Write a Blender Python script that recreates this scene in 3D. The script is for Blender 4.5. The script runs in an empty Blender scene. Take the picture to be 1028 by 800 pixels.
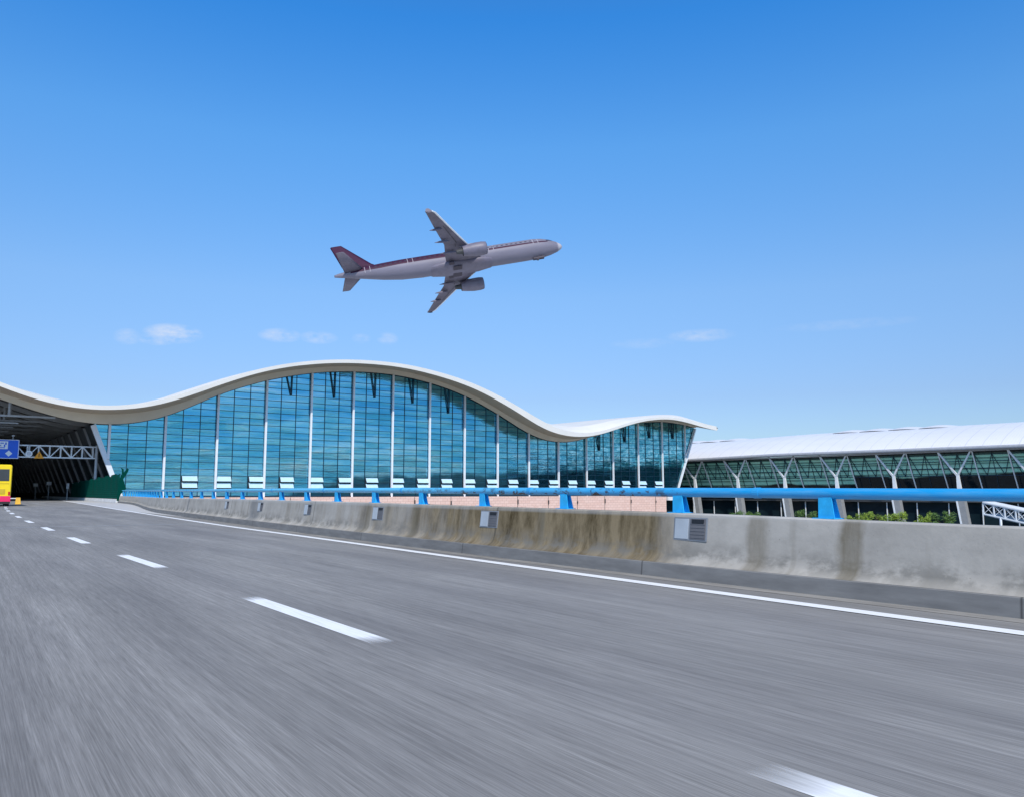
import bpy, math, random
from mathutils import Vector, Matrix, noise
random.seed(7)
C = bpy.context.scene.collection
R = math.radians
CAMH = 1.4

# ------------------------------------------------------------------ helpers
def tag(o, label=None, cat=None, group=None, kind=None):
    if label: o['label'] = label
    if cat: o['category'] = cat
    if group: o['group'] = group
    if kind: o['kind'] = kind
    return o

def empty(name, loc=(0, 0, 0), label=None, cat=None, group=None, rz=0.0):
    o = bpy.data.objects.new(name, None)
    C.objects.link(o)
    o.location = loc
    o.rotation_euler = (0, 0, rz)
    o.empty_display_size = .3
    return tag(o, label, cat, group)

class MB:
    def __init__(s):
        s.v = []; s.f = []; s.uv = []; s.mi = []
    def add(s, vs, fs, uvs=None, mi=0):
        b = len(s.v)
        s.v += [tuple(p) for p in vs]
        s.uv += (uvs if uvs else [(0, 0)] * len(vs))
        for f in fs:
            s.f.append(tuple(b + i for i in f)); s.mi.append(mi)
    def quad(s, a, b, c, d, uvs=None, mi=0):
        s.add([a, b, c, d], [(0, 1, 2, 3)], uvs, mi)
    def hexa(s, lo, hi, mi=0):           # two rings of four points
        s.add(list(lo) + list(hi), [(3, 2, 1, 0), (4, 5, 6, 7), (0, 1, 5, 4), (1, 2, 6, 5), (2, 3, 7, 6), (3, 0, 4, 7)], None, mi)
    def box(s, c, size, X=Vector((1, 0, 0)), Y=Vector((0, 1, 0)), Z=Vector((0, 0, 1)), mi=0):
        c = Vector(c); X = X * size[0] / 2; Y = Y * size[1] / 2; Z = Z * size[2] / 2
        s.hexa([c - X - Y - Z, c + X - Y - Z, c + X + Y - Z, c - X + Y - Z], [c - X - Y + Z, c + X - Y + Z, c + X + Y + Z, c - X + Y + Z], mi)
    def bar(s, p, q, w, h, up=Vector((0, 0, 1)), mi=0, w2=None, h2=None):
        p = Vector(p); q = Vector(q); d = (q - p).normalized()
        if abs(d.dot(up)) > .98: up = Vector((1, 0, 0)) if abs(d.x) < .9 else Vector((0, 1, 0))
        a = d.cross(up).normalized(); b = a.cross(d).normalized()
        w2 = w if w2 is None else w2; h2 = h if h2 is None else h2
        r = lambda o, w, h: [o - a * w / 2 - b * h / 2, o + a * w / 2 - b * h / 2, o + a * w / 2 + b * h / 2, o - a * w / 2 + b * h / 2]
        s.hexa(r(p, w, h), r(q, w2, h2), mi)
    def loft(s, rings, closed=True, caps=True, uvs=None, mi=0):
        n = len(rings[0]); vs = [p for r in rings for p in r]; fs = []
        for i in range(len(rings) - 1):
            for j in range(n if closed else n - 1):
                k = (j + 1) % n
                fs.append((i * n + j, i * n + k, (i + 1) * n + k, (i + 1) * n + j))
        if caps and closed:
            fs.append(tuple(reversed(range(n)))); fs.append(tuple((len(rings) - 1) * n + j for j in range(n)))
        s.add(vs, fs, uvs, mi)
    def tube(s, p, q, r, r2=None, n=12, mi=0):
        p = Vector(p); q = Vector(q); d = (q - p).normalized()
        up = Vector((0, 0, 1)) if abs(d.z) < .95 else Vector((1, 0, 0))
        a = d.cross(up).normalized(); b = a.cross(d); r2 = r if r2 is None else r2
        ring = lambda o, r: [o + a * r * math.cos(t * 2 * math.pi / n) + b * r * math.sin(t * 2 * math.pi / n) for t in range(n)]
        s.loft([ring(p, r), ring(q, r2)], mi=mi)
    def disc(s, c, r, N, th=.05, n=24, mi=0):
        N = N.normalized(); s.tube(Vector(c) - N * th / 2, Vector(c) + N * th / 2, r, n=n, mi=mi)
    def build(s, name, mat, parent=None, local=False, smooth=False, bevel=0, label=None):
        me = bpy.data.meshes.new(name)
        off = Vector((0, 0, 0))
        if parent is not None and not local:
            p = parent
            while p is not None: off += Vector(p.location); p = p.parent
        me.from_pydata([tuple(Vector(p) - off) for p in s.v], [], s.f)
        uvl = me.uv_layers.new(name='UVMap')
        for l in me.loops: uvl.data[l.index].uv = s.uv[l.vertex_index]
        for m in (mat if isinstance(mat, (list, tuple)) else [mat]): me.materials.append(m)
        for i, p in enumerate(me.polygons):
            p.material_index = s.mi[i]
            if smooth: p.use_smooth = True
        o = bpy.data.objects.new(name, me); C.objects.link(o)
        if parent is not None: o.parent = parent
        if bevel:
            b = o.modifiers.new('bevel', 'BEVEL'); b.width = bevel; b.segments = 2; b.limit_method = 'ANGLE'
        if label: o['label'] = label
        me.update()
        return o

def copy_tree(o, parent=None):
    c = o.copy(); C.objects.link(c); c.parent = parent
    for ch in [x for x in bpy.data.objects if x.parent == o]: copy_tree(ch, c)
    return c

def interp(T, x):
    """monotone-ish cubic through a table of (x, y)"""
    n = len(T)
    if x <= T[0][0]: return T[0][1]
    if x >= T[-1][0]: return T[-1][1]
    i = 0
    while T[i + 1][0] < x: i += 1
    def m(k):
        if k <= 0: return (T[1][1] - T[0][1]) / (T[1][0] - T[0][0])
        if k >= n - 1: return (T[-1][1] - T[-2][1]) / (T[-1][0] - T[-2][0])
        return (T[k + 1][1] - T[k - 1][1]) / (T[k + 1][0] - T[k - 1][0])
    h = T[i + 1][0] - T[i][0]; u = (x - T[i][0]) / h
    return ((2*u**3 - 3*u*u + 1) * T[i][1] + (u**3 - 2*u*u + u) * h * m(i) + (-2*u**3 + 3*u*u) * T[i + 1][1] + (u**3 - u*u) * h * m(i + 1))

def smooth_tab(T, step=2.0, it=3):
    a = T[0][0]; xs = []
    while a < T[-1][0]: xs.append(a); a += step
    xs.append(T[-1][0]); ys = [interp(T, x) for x in xs]
    for _ in range(it):
        ys = [ys[0]] + [(ys[i-1] + 2*ys[i] + ys[i+1]) / 4 for i in range(1, len(ys) - 1)] + [ys[-1]]
    return list(zip(xs, ys))

def frange(a, b, st):
    n = max(1, int(round((b - a) / st))); return [a + (b - a) * i / n for i in range(n + 1)]

# ------------------------------------------------------------------ materials
class NT:
    def __init__(s, name):
        s.m = bpy.data.materials.new(name); s.m.use_nodes = True
        s.t = s.m.node_tree; s.n = s.t.nodes; s.b = s.n['Principled BSDF']
    def new(s, ty, **k):
        n = s.n.new(ty)
        for a, v in k.items(): setattr(n, a, v)
        return n
    def link(s, a, b): s.t.links.new(a, b)
    def coord(s, kind='Object', scale=(1, 1, 1), rot=(0, 0, 0)):
        tc = s.new('ShaderNodeTexCoord'); mp = s.new('ShaderNodeMapping')
        mp.inputs['Scale'].default_value = scale; mp.inputs['Rotation'].default_value = rot
        s.link(tc.outputs[kind], mp.inputs['Vector']); return mp.outputs['Vector']
    def noise(s, vec, scale, detail=4, rough=.55, dist=0):
        n = s.new('ShaderNodeTexNoise'); n.inputs['Scale'].default_value = scale; n.inputs['Detail'].default_value = detail
        n.inputs['Roughness'].default_value = rough; n.inputs['Distortion'].default_value = dist
        s.link(vec, n.inputs['Vector']); return n.outputs['Fac']
    def ramp(s, fac, stops):
        r = s.new('ShaderNodeValToRGB'); e = r.color_ramp.elements
        while len(e) < len(stops): e.new(0.5)
        for i, (p, c) in enumerate(stops):
            e[i].position = p; e[i].color = (c if hasattr(c, '__len__') else (c, c, c)) + ((1,) if not hasattr(c, '__len__') or len(c) == 3 else ())
        s.link(fac, r.inputs['Fac']); return r.outputs['Color']
    def mix(s, fac, a, b, mode='MIX'):
        m = s.new('ShaderNodeMix', data_type='RGBA', blend_type=mode)
        for i, v in ((0, fac), (6, a), (7, b)):
            if hasattr(v, 'is_output'): s.link(v, m.inputs[i])
            else: m.inputs[i].default_value = v if i == 0 else (tuple(v) + (1,))[:4]
        return m.outputs[2]
    def math(s, op, a, b=0.0, c=None):
        m = s.new('ShaderNodeMath', operation=op)
        for i, v in enumerate((a, b) if c is None else (a, b, c)):
            if hasattr(v, 'is_output'): s.link(v, m.inputs[i])
            else: m.inputs[i].default_value = v
        return m.outputs[0]
    def sep(s, vec):
        x = s.new('ShaderNodeSeparateXYZ'); s.link(vec, x.inputs[0]); return x.outputs
    def bump(s, h, st=.3, dist=.02):
        b = s.new('ShaderNodeBump'); b.inputs['Strength'].default_value = st; b.inputs['Distance'].default_value = dist
        s.link(h, b.inputs['Height']); s.link(b.outputs[0], s.b.inputs['Normal'])
    def set(s, **k):
        for a, v in k.items():
            a = {'color': 'Base Color', 'rough': 'Roughness', 'metal': 'Metallic', 'spec': 'Specular IOR Level'}[a]
            if hasattr(v, 'is_output'): s.link(v, s.b.inputs[a])
            elif a == 'Base Color': s.b.inputs[a].default_value = tuple(v) + (1,)
            else: s.b.inputs[a].default_value = v
        return s

def plain(name, col, rough=.6, metal=0, var=.12, scale=1.5, spec=.5, bump=0):
    """one colour with gentle soiling"""
    t = NT(name); v = t.coord('Object')
    n = t.noise(v, scale, 6, .6)
    c = t.mix(t.ramp(n, [(.3, 0.0), (.7, 1.0)]), tuple(x * (1 - var) for x in col), tuple(min(1, x * (1 + var)) for x in col))
    t.set(color=c, rough=rough, metal=metal, spec=spec)
    if bump: t.bump(t.noise(v, scale * 14, 4), bump, .01)
    return t.m

M = {}
M['white'] = plain('white_paint', (.72, .74, .76), .45)
M['fascia'] = plain('roof_fascia_white', (.70, .69, .655), .5, var=.04, scale=.3)
M['white_metal'] = plain('white_steel', (.74, .78, .82), .4, var=.06)
M['grey_metal'] = plain('grey_steel', (.42, .45, .48), .45, var=.1)
M['rib'] = plain('rib_grey', (.30, .31, .32), .5)
M['dark'] = plain('dark_void', (.012, .014, .018), .6)
M['darkframe'] = plain('dark_frame', (.003, .032, .062), .4)
M['black'] = plain('black_rubber', (.02, .02, .02), .8)
M['soffit_in'] = plain('shaded_inner_soffit', (.10, .10, .10), .8, var=.2, scale=.2)  # dark grey carries the shade under the canopy
M['slate'] = plain('slate_cladding', (.05, .055, .06), .6)

def mat_road():
    t = NT('asphalt'); uv = t.coord('UV')
    x = t.sep(uv)
    def st(su, sv, detail=5, rough=.6):
        c = t.new('ShaderNodeCombineXYZ'); t.link(t.math('MULTIPLY', x[0], su), c.inputs[0]); t.link(t.math('MULTIPLY', x[1], sv), c.inputs[1])
        return t.noise(c.outputs[0], 1, detail, rough)
    fine = st(1.9, 120, 4, .68)         # aggregate combed by traffic along the lane
    mid = st(.30, 20, 4, .6)
    wide = st(.10, .8, 4)
    blot = st(.08, .5, 5, .6)
    a = t.mix(t.ramp(fine, [(.22, 0.0), (.78, 1.0)]), (.140, .136, .131), (.360, .353, .344))
    b = t.mix(t.ramp(mid, [(.3, 0.0), (.7, 1.0)]), (.80, .80, .80), (1.16, 1.16, 1.16))
    c = t.mix(1.0, a, b, 'MULTIPLY')
    d = t.mix(t.ramp(wide, [(.35, 0.0), (.65, 1.0)]), (.80, .80, .81), (1.12, 1.12, 1.12))
    c = t.mix(1.0, c, d, 'MULTIPLY')
    e = t.mix(t.ramp(blot, [(.35, 0.0), (.65, 1.0)]), (.93, .93, .94), (1.06, 1.06, 1.05))
    c = t.mix(1.0, c, e, 'MULTIPLY')
    # wheel tracks polished a little lighter, oil line between them
    tr_ = t.math('ABSOLUTE', t.math('SUBTRACT', t.math('FRACT', t.math('DIVIDE', t.math('SUBTRACT', x[1], 4.6), 1.8)), .5))
    c = t.mix(t.ramp(tr_, [(.08, .16), (.32, 0.0)]), c, (.13, .13, .135))
    t.set(color=c, rough=.85, spec=.25)
    t.bump(st(30, 42, 3), .25, .006)
    return t.m
M['road'] = mat_road()

def mat_marking():
    t = NT('road_paint'); uv = t.coord('UV'); x = t.sep(uv)
    c = t.new('ShaderNodeCombineXYZ'); t.link(t.math('MULTIPLY', x[0], 1.4), c.inputs[0]); t.link(t.math('MULTIPLY', x[1], 22), c.inputs[1])
    n = t.noise(c.outputs[0], 1, 6, .65)
    col = t.mix(t.ramp(n, [(.25, 0.0), (.55, 1.0)]), (.66, .67, .68), (.86, .87, .88))
    t.set(color=col, rough=.6)
    # paint worn thin towards the two ends of a mark (v coordinate of the second layer = distance to the end)
    at = t.new('ShaderNodeAttribute'); at.attribute_name = 'wear'
    w = t.math('ADD', at.outputs['Fac'], t.math('MULTIPLY', t.math('SUBTRACT', n, .5), .5))
    al = t.new('ShaderNodeMapRange'); al.inputs[1].default_value = .0; al.inputs[2].default_value = .8
    t.link(w, al.inputs[0]); t.link(al.outputs[0], t.b.inputs['Alpha'])
    return t.m
M['mark'] = mat_marking()

def mat_barrier():
    t = NT('stained_concrete'); uv = t.coord('UV'); x = t.sep(uv)
    def st(su, sv, detail=5, rough=.6, off=0):
        c = t.new('ShaderNodeCombineXYZ'); t.link(t.math('MULTIPLY', x[0], su), c.inputs[0]); t.link(t.math('MULTIPLY', x[1], sv), c.inputs[1]); c.inputs[2].default_value = off
        return t.noise(c.outputs[0], 1, detail, rough)
    base = t.mix(t.ramp(st(1.2, 1.6, 8, .6), [(.3, 0.0), (.7, 1.0)]), (.30, .285, .26), (.44, .42, .385))
    # run-off streaks
    sx = st(2.6, .8, 7, .7, 3)
    brown = t.mix(t.ramp(sx, [(.36, 0.0), (.6, 1.0)]), (.060, .042, .016), (.24, .19, .115))
    zone = t.new('ShaderNodeMapRange'); t.link(x[0], zone.inputs[0])
    r = t.ramp(t.math('DIVIDE', x[0], 60.0), [(.0, 0.0), (.158, .05), (.176, .95), (.26, .8), (.33, .5), (.42, .25), (.5, .25), (.6, .05)])
    nz = t.math('ADD', r, t.math('MULTIPLY', t.math('SUBTRACT', st(1.1, .25, 4, .6, 8), .5), 1.1))
    zm = t.ramp(nz, [(.2, 0.0), (.75, 1.0)])
    c = t.mix(zm, base, brown)
    # dark vertical runs
    sd = st(1.0, .12, 4, .6, 15)
    sdm = t.math('MULTIPLY', t.ramp(sd, [(.60, 0.0), (.70, .75)]), 1.0)
    c = t.mix(sdm, c, (.16, .145, .11))
    # grime above the flare, lighter foot
    foot = t.ramp(x[1], [(0.0, 1.0), (.12, .9), (.22, .1), (1.0, 0.0)])
    c = t.mix(t.math('MULTIPLY', foot, .5), c, (.50, .47, .42))
    gr = t.ramp(x[1], [(.18, 0.0), (.34, 1.0), (.5, .4), (.62, 0.0)])
    gm = t.math('MULTIPLY', gr, t.ramp(st(1.5, 2.5, 6, .65, 21), [(.43, 0.0), (.56, .85)]))
    c = t.mix(gm, c, (.17, .165, .15))
    for u0, w_, k_ in ((8.25, .28, .55), (6.72, .30, .75), (35.2, 1.3, .7), (50.4, .35, .9), (19.4, .25, .5), (22.6, .3, .45)):
        dd = t.math('ABSOLUTE', t.math('SUBTRACT', t.math('ADD', x[0], t.math('MULTIPLY', t.math('SUBTRACT', st(1.5, 1.2, 4, .6, 33), .5), .35)), u0))
        sm = t.math('MULTIPLY', t.ramp(t.math('DIVIDE', dd, w_), [(.35, k_), (.8, 0.0)]), t.ramp(st(4, .6, 5, .7, 41), [(.3, .55), (.6, 1.0)]))
        c = t.mix(sm, c, (.125, .105, .065) if u0 < 30 else (.15, .16, .17))
    top = t.ramp(x[1], [(.93, 0.0), (.97, .6)])
    c = t.mix(t.math('MULTIPLY', top, .6), c, (.50, .50, .49))
    # formwork joints every 6 m
    j = t.math('ABSOLUTE', t.math('SUBTRACT', t.math('FRACT', t.math('DIVIDE', t.math('ADD', x[0], 2.55), 12.0)), .5))
    jm = t.ramp(j, [(0.0, 1.0), (.0016, 0.0)])
    c = t.mix(t.math('MULTIPLY', jm, .7), c, (.06, .055, .05))
    t.set(color=c, rough=.9, spec=.2)
    por = st(26, 26, 4, .7, 50)
    c2 = t.mix(t.ramp(por, [(.28, .55), (.36, 0.0)]), c, (.10, .095, .085)); t.set(color=c2)
    t.bump(st(14, 14, 6), .4, .01)
    return t.m
M['barrier'] = mat_barrier()

def mat_plinth():
    t = NT('plinth_concrete'); uv = t.coord('UV'); x = t.sep(uv)
    n = t.noise(t.coord('UV', (1.2, 5, 1)), 1, 6, .6)
    c = t.mix(t.ramp(n, [(.3, 0.0), (.7, 1.0)]), (.15, .15, .15), (.23, .23, .228))
    j = t.math('ABSOLUTE', t.math('SUBTRACT', t.math('FRACT', t.math('DIVIDE', t.math('ADD', x[0], 4.5), 6.0)), .5))
    c = t.mix(t.ramp(j, [(0.0, .8), (.003, 0.0)]), c, (.04, .04, .04))
    t.set(color=c, rough=.9, spec=.2); return t.m
M['plinth'] = mat_plinth()

def mat_rail():
    t = NT('blue_rail_paint'); uv = t.coord('UV'); x = t.sep(uv)
    n = t.noise(t.coord('UV', (2.2, 9, 1)), 1, 6, .65)
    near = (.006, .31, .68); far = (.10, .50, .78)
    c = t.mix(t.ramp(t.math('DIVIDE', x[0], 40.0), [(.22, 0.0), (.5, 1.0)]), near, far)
    c = t.mix(t.ramp(n, [(.4, 0.0), (.75, .5)]), c, (.16, .42, .66))
    # rust patches in a stretch of the rail
    z = t.ramp(t.math('DIVIDE', x[0], 40.0), [(.24, 0.0), (.27, 1.0), (.42, 1.0), (.50, .3), (.62, 0.0)])
    under = t.ramp(x[1], [(0.0, .9), (.1, .2), (.5, .25), (.66, .5), (.78, 1.0), (1.0, 1.0)])
    rr = t.noise(t.coord('UV', (3.4, 2.5, 1)), 1, 5, .7)
    rm = t.math('MULTIPLY', t.math('MULTIPLY', z, under), t.ramp(rr, [(.53, 0.0), (.57, 1.0)]))
    c = t.mix(rm, c, (.05, .025, .02))
    t.set(color=c, rough=.38); t.b.inputs['Coat Weight'].default_value = .2
    return t.m
M['rail'] = mat_rail()
M['post'] = plain('blue_post_paint', (.02, .42, .80), .45, var=.15, scale=8)

def mat_pave():
    t = NT('light_paving'); v = t.coord('UV')
    n = t.noise(v, 1.1, 7, .6)
    c = t.mix(t.ramp(n, [(.3, 0.0), (.7, 1.0)]), (.40, .40, .41), (.54, .54, .54))
    t.set(color=c, rough=.9); return t.m
M['pave'] = mat_pave()

def mat_ground():
    t = NT('lower_ground'); v = t.coord('Object')
    c = t.mix(t.noise(v, .05, 6), (.16, .16, .15), (.26, .26, .25)); t.set(color=c, rough=.95); return t.m
M['ground'] = mat_ground()

def mat_soffit():
    t = NT('beige_soffit'); v = t.coord('UV'); x = t.sep(v)
    n = t.noise(t.coord('UV', (.15, .6, 1)), 1, 4)
    c = t.mix(n, (.54, .45, .33), (.63, .53, .40))
    j = t.math('ABSOLUTE', t.math('SUBTRACT', t.math('FRACT', t.math('DIVIDE', x[0], 2.983)), .5))
    c = t.mix(t.ramp(j, [(0.0, .35), (.018, 0.0)]), c, (.2, .17, .13))
    t.set(color=c, rough=.75); return t.m
M['soffit'] = mat_soffit()
M['band'] = plain('lit_beige_band', (.72, .66, .54), .7, var=.05, scale=.4)  # paler than the soffit: bounce light put into the colour

def mat_glass():
    t = NT('blue_curtain_glass'); uv = t.coord('UV'); x = t.sep(uv)
    # UV = metres along the facade, metres up
    wn = t.new('ShaderNodeTexWhiteNoise', noise_dimensions='2D'); cb = t.new('ShaderNodeCombineXYZ')
    t.link(t.math('FLOOR', t.math('DIVIDE', t.math('ADD', x[0], 84.9), 2.9833)), cb.inputs[0])
    t.link(t.math('FLOOR', t.math('DIVIDE', t.math('SUBTRACT', x[1], .8), 1.2)), cb.inputs[1])
    t.link(cb.outputs[0], wn.inputs['Vector'])
    # reflection streaks painted into the glass colour, drifting down to the right
    mp = t.new('ShaderNodeMapping'); mp.inputs['Rotation'].default_value = (0, 0, R(13)); mp.inputs['Scale'].default_value = (.10, .85, 1)
    t.link(uv, mp.inputs['Vector'])
    rip = t.noise(mp.outputs[0], 1, 6, .65, .6)
    big = t.noise(t.coord('UV', (.035, .08, 1)), 1, 3)
    f = t.math('ADD', t.math('MULTIPLY', rip, .58), t.math('ADD', t.math('MULTIPLY', big, .50), t.math('MULTIPLY', wn.outputs['Value'], .08)))
    col = t.ramp(f, [(.36, (.004, .085, .19)), (.52, (.012, .17, .33)), (.63, (.035, .27, .44)), (.76, (.16, .46, .60))])
    # teal, more structure-like behind the glass to the right
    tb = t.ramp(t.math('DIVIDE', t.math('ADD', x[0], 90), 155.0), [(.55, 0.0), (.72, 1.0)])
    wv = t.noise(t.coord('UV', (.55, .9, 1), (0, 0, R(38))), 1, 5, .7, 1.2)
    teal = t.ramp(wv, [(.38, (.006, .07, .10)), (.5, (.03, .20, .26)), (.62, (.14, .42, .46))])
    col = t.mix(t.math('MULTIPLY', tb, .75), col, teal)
    # deep shade of the hall painted into the glass low down, growing to the right
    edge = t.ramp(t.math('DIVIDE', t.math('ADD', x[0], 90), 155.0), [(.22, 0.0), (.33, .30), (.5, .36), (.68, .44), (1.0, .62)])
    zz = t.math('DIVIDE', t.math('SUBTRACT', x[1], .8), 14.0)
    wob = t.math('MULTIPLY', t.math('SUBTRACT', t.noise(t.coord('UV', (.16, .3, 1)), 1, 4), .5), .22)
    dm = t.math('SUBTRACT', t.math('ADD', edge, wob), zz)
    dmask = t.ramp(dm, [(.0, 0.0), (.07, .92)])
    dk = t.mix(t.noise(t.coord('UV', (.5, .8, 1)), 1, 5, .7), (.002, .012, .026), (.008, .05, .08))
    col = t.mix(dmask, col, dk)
    t.set(color=t.mix(1.0, col, (.45, .5, .55), 'MULTIPLY'), rough=.08, spec=.5)
    gcol = t.ramp(f, [(.34, (.050, .37, .58)), (.50, (.10, .53, .77)), (.62, (.25, .70, .87)), (.76, (.66, .95, 1.0))])
    gteal = t.ramp(wv, [(.38, (.03, .28, .36)), (.5, (.12, .52, .60)), (.62, (.50, .92, .95))])
    gcol = t.mix(t.math('MULTIPLY', tb, .8), gcol, gteal)
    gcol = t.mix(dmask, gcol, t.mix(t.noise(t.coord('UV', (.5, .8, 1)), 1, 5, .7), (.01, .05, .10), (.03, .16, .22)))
    gl = t.new('ShaderNodeBsdfGlossy'); t.link(gcol, gl.inputs['Color']); gl.inputs['Roughness'].default_value = .04
    bm = t.new('ShaderNodeBump'); bm.inputs['Strength'].default_value = .25; bm.inputs['Distance'].default_value = .15
    t.link(rip, bm.inputs['Height']); t.link(bm.outputs[0], gl.inputs['Normal'])
    ms = t.new('ShaderNodeMixShader'); ms.inputs[0].default_value = .72
    t.link(t.b.outputs[0], ms.inputs[1]); t.link(gl.outputs[0], ms.inputs[2])
    t.link(ms.outputs[0], t.n['Material Output'].inputs['Surface'])
    return t.m
M['glass'] = mat_glass()
M['vent'] = plain('open_vent_glass', (.50, .70, .80), .15, var=.06, spec=.8)  # bright sky reflection put into the pale base colour

def mat_darkglass():
    t = NT('dark_glass'); uv = t.coord('UV', (.3, .5, 1))
    c = t.mix(t.noise(uv, 1, 5, .7), (.003, .008, .012), (.012, .03, .04)); t.set(color=c, rough=.3, spec=.12); return t.m
M['darkglass'] = mat_darkglass()

def mat_concourse():
    t = NT('green_concourse_glass'); uv = t.coord('UV'); x = t.sep(uv)
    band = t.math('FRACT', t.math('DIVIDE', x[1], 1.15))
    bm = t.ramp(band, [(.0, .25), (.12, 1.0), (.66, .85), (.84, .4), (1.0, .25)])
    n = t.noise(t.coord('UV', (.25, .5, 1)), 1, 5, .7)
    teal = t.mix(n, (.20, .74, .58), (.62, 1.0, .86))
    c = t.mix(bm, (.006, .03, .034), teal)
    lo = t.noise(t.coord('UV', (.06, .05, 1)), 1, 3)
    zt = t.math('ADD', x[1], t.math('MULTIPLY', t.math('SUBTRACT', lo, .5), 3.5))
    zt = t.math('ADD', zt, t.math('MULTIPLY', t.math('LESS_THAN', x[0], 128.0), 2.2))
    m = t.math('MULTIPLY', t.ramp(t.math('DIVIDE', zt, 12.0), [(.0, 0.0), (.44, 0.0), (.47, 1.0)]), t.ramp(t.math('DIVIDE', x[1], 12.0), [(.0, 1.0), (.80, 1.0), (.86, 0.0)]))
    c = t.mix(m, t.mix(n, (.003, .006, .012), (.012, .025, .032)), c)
    t.set(color=c, rough=.15, spec=.4)
    gl = t.new('ShaderNodeBsdfGlossy'); t.link(c, gl.inputs['Color']); gl.inputs['Roughness'].default_value = .08
    ms = t.new('ShaderNodeMixShader'); ms.inputs[0].default_value = .12
    t.link(t.b.outputs[0], ms.inputs[1]); t.link(gl.outputs[0], ms.inputs[2]); t.link(ms.outputs[0], t.n['Material Output'].inputs['Surface'])
    return t.m
M['conc_glass'] = mat_concourse()

def mat_pink():
    t = NT('pink_stone'); uv = t.coord('UV')
    br = t.new('ShaderNodeTexBrick'); br.inputs['Scale'].default_value = 1; br.inputs['Brick Width'].default_value = 1.2; br.inputs['Row Height'].default_value = .6
    br.inputs['Mortar Size'].default_value = .02
    br.inputs['Color1'].default_value = (.72, .49, .41, 1); br.inputs['Color2'].default_value = (.77, .55, .47, 1); br.inputs['Mortar'].default_value = (.36, .22, .18, 1)
    t.link(uv, br.inputs['Vector']); t.set(color=br.outputs['Color'], rough=.7); return t.m
M['pink'] = mat_pink()

def mat_roofwhite():
    t = NT('white_metal_roof'); v = t.coord('UV'); x = t.sep(v)
    n = t.noise(t.coord('UV', (.05, .2, 1)), 1, 4)
    c = t.mix(n, (.66, .67, .70), (.80, .80, .82))
    j = t.math('ABSOLUTE', t.math('SUBTRACT', t.math('FRACT', t.math('DIVIDE', x[0], 3.585)), .5))
    c = t.mix(t.ramp(j, [(0.0, .55), (.04, 0.0)]), c, (.42, .44, .48))
    rb = t.math('FRACT', t.math('DIVIDE', x[0], .6)); c = t.mix(t.ramp(rb, [(0.0, .22), (.3, 0.0)]), c, (.5, .52, .56))
    t.set(color=c, rough=.4); return t.m
M['roofwhite'] = mat_roofwhite()

def mat_mesh():
    t = NT('green_mesh'); v = t.coord('UV')
    w = t.new('ShaderNodeTexWave', wave_type='BANDS', bands_direction='Y'); w.inputs['Scale'].default_value = 1.0; w.inputs['Distortion'].default_value = 1.5
    t.link(v, w.inputs['Vector'])
    c = t.mix(t.math('MULTIPLY', w.outputs['Fac'], t.noise(v, .8, 4)), (.0, .045, .034), (.0, .115, .088))
    t.set(color=c, rough=.9, spec=.05); return t.m
M['mesh'] = mat_mesh()
M['sign_blue'] = plain('sign_blue', (.005, .11, .68), .4, var=.05)
M['sign_white'] = plain('sign_white', (.8, .82, .85), .5, var=.03)
M['yellow'] = plain('bus_yellow', (.85, .62, .01), .35, var=.04)
M['pinkpaint'] = plain('bus_pink', (.80, .02, .13), .35, var=.04)
M['orange'] = plain('warning_orange', (.85, .33, .01), .5, var=.04)
M['busglass'] = plain('bus_glass', (.03, .035, .045), .08, spec=.7)
M['redlamp'] = plain('red_lamp', (.5, .01, .01), .3)

def mat_leaf(name, a, b):
    t = NT(name); v = t.coord('Object')
    c = t.mix(t.ramp(t.noise(v, 1.4, 4, .7), [(.35, 0.0), (.65, 1.0)]), a, b); t.set(color=c, rough=.6)
    return t.m
M['leaf'] = mat_leaf('leaf_green', (.05, .12, .01), (.28, .38, .04))
M['leafdark'] = mat_leaf('leaf_dark', (.02, .06, .015), (.11, .20, .03))
M['bark'] = plain('bark', (.07, .05, .035), .9)

# ------------------------------------------------------------------ road frame: s along the road, l to the right of it
SA, CA = math.sin(R(34)), math.cos(R(34))
def RD(s, l, z=0.0): return Vector((-s * SA + l * CA, s * CA + l * SA, z))
RS = Vector((-SA, CA, 0)); RL = Vector((CA, SA, 0))
LB = [(-25, 10.3), (4, 9.92), (15, 9.75), (30, 10.05), (50, 10.85), (62, 11.5), (75, 13.0), (90, 15.0), (105, 16.7), (123, 17.9)]
LE = [(-25, 9.0), (5, 8.88), (14, 8.97), (24, 9.17), (36, 9.35), (66, 10.5), (100, 12.0), (165, 14.8), (320, 22)]
LD = [(-25, 4.2), (5, 3.42), (16, 3.22), (26, 2.97), (40, 2.86), (50, 2.82), (65, 2.95), (85, 3.4), (105, 4.2), (150, 6.5), (320, 16)]
TOPZ = [(-25, 1.00), (4, 1.00), (10, 1.055), (20, 1.09), (30, 1.10), (50, 1.07), (61, 1.03), (123, .90)]
RAILZ = [(-25, 1.36), (4, 1.366), (8, 1.39), (13, 1.42), (25, 1.47), (50, 1.51), (65, 1.55), (123, 1.66)]

# ground
b = MB(); G = 3500
b.quad((-G, -G, -7), (G, -G, -7), (G, G, -7), (-G, G, -7)); tag(b.build('ground', M['ground']), kind='structure')

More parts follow.
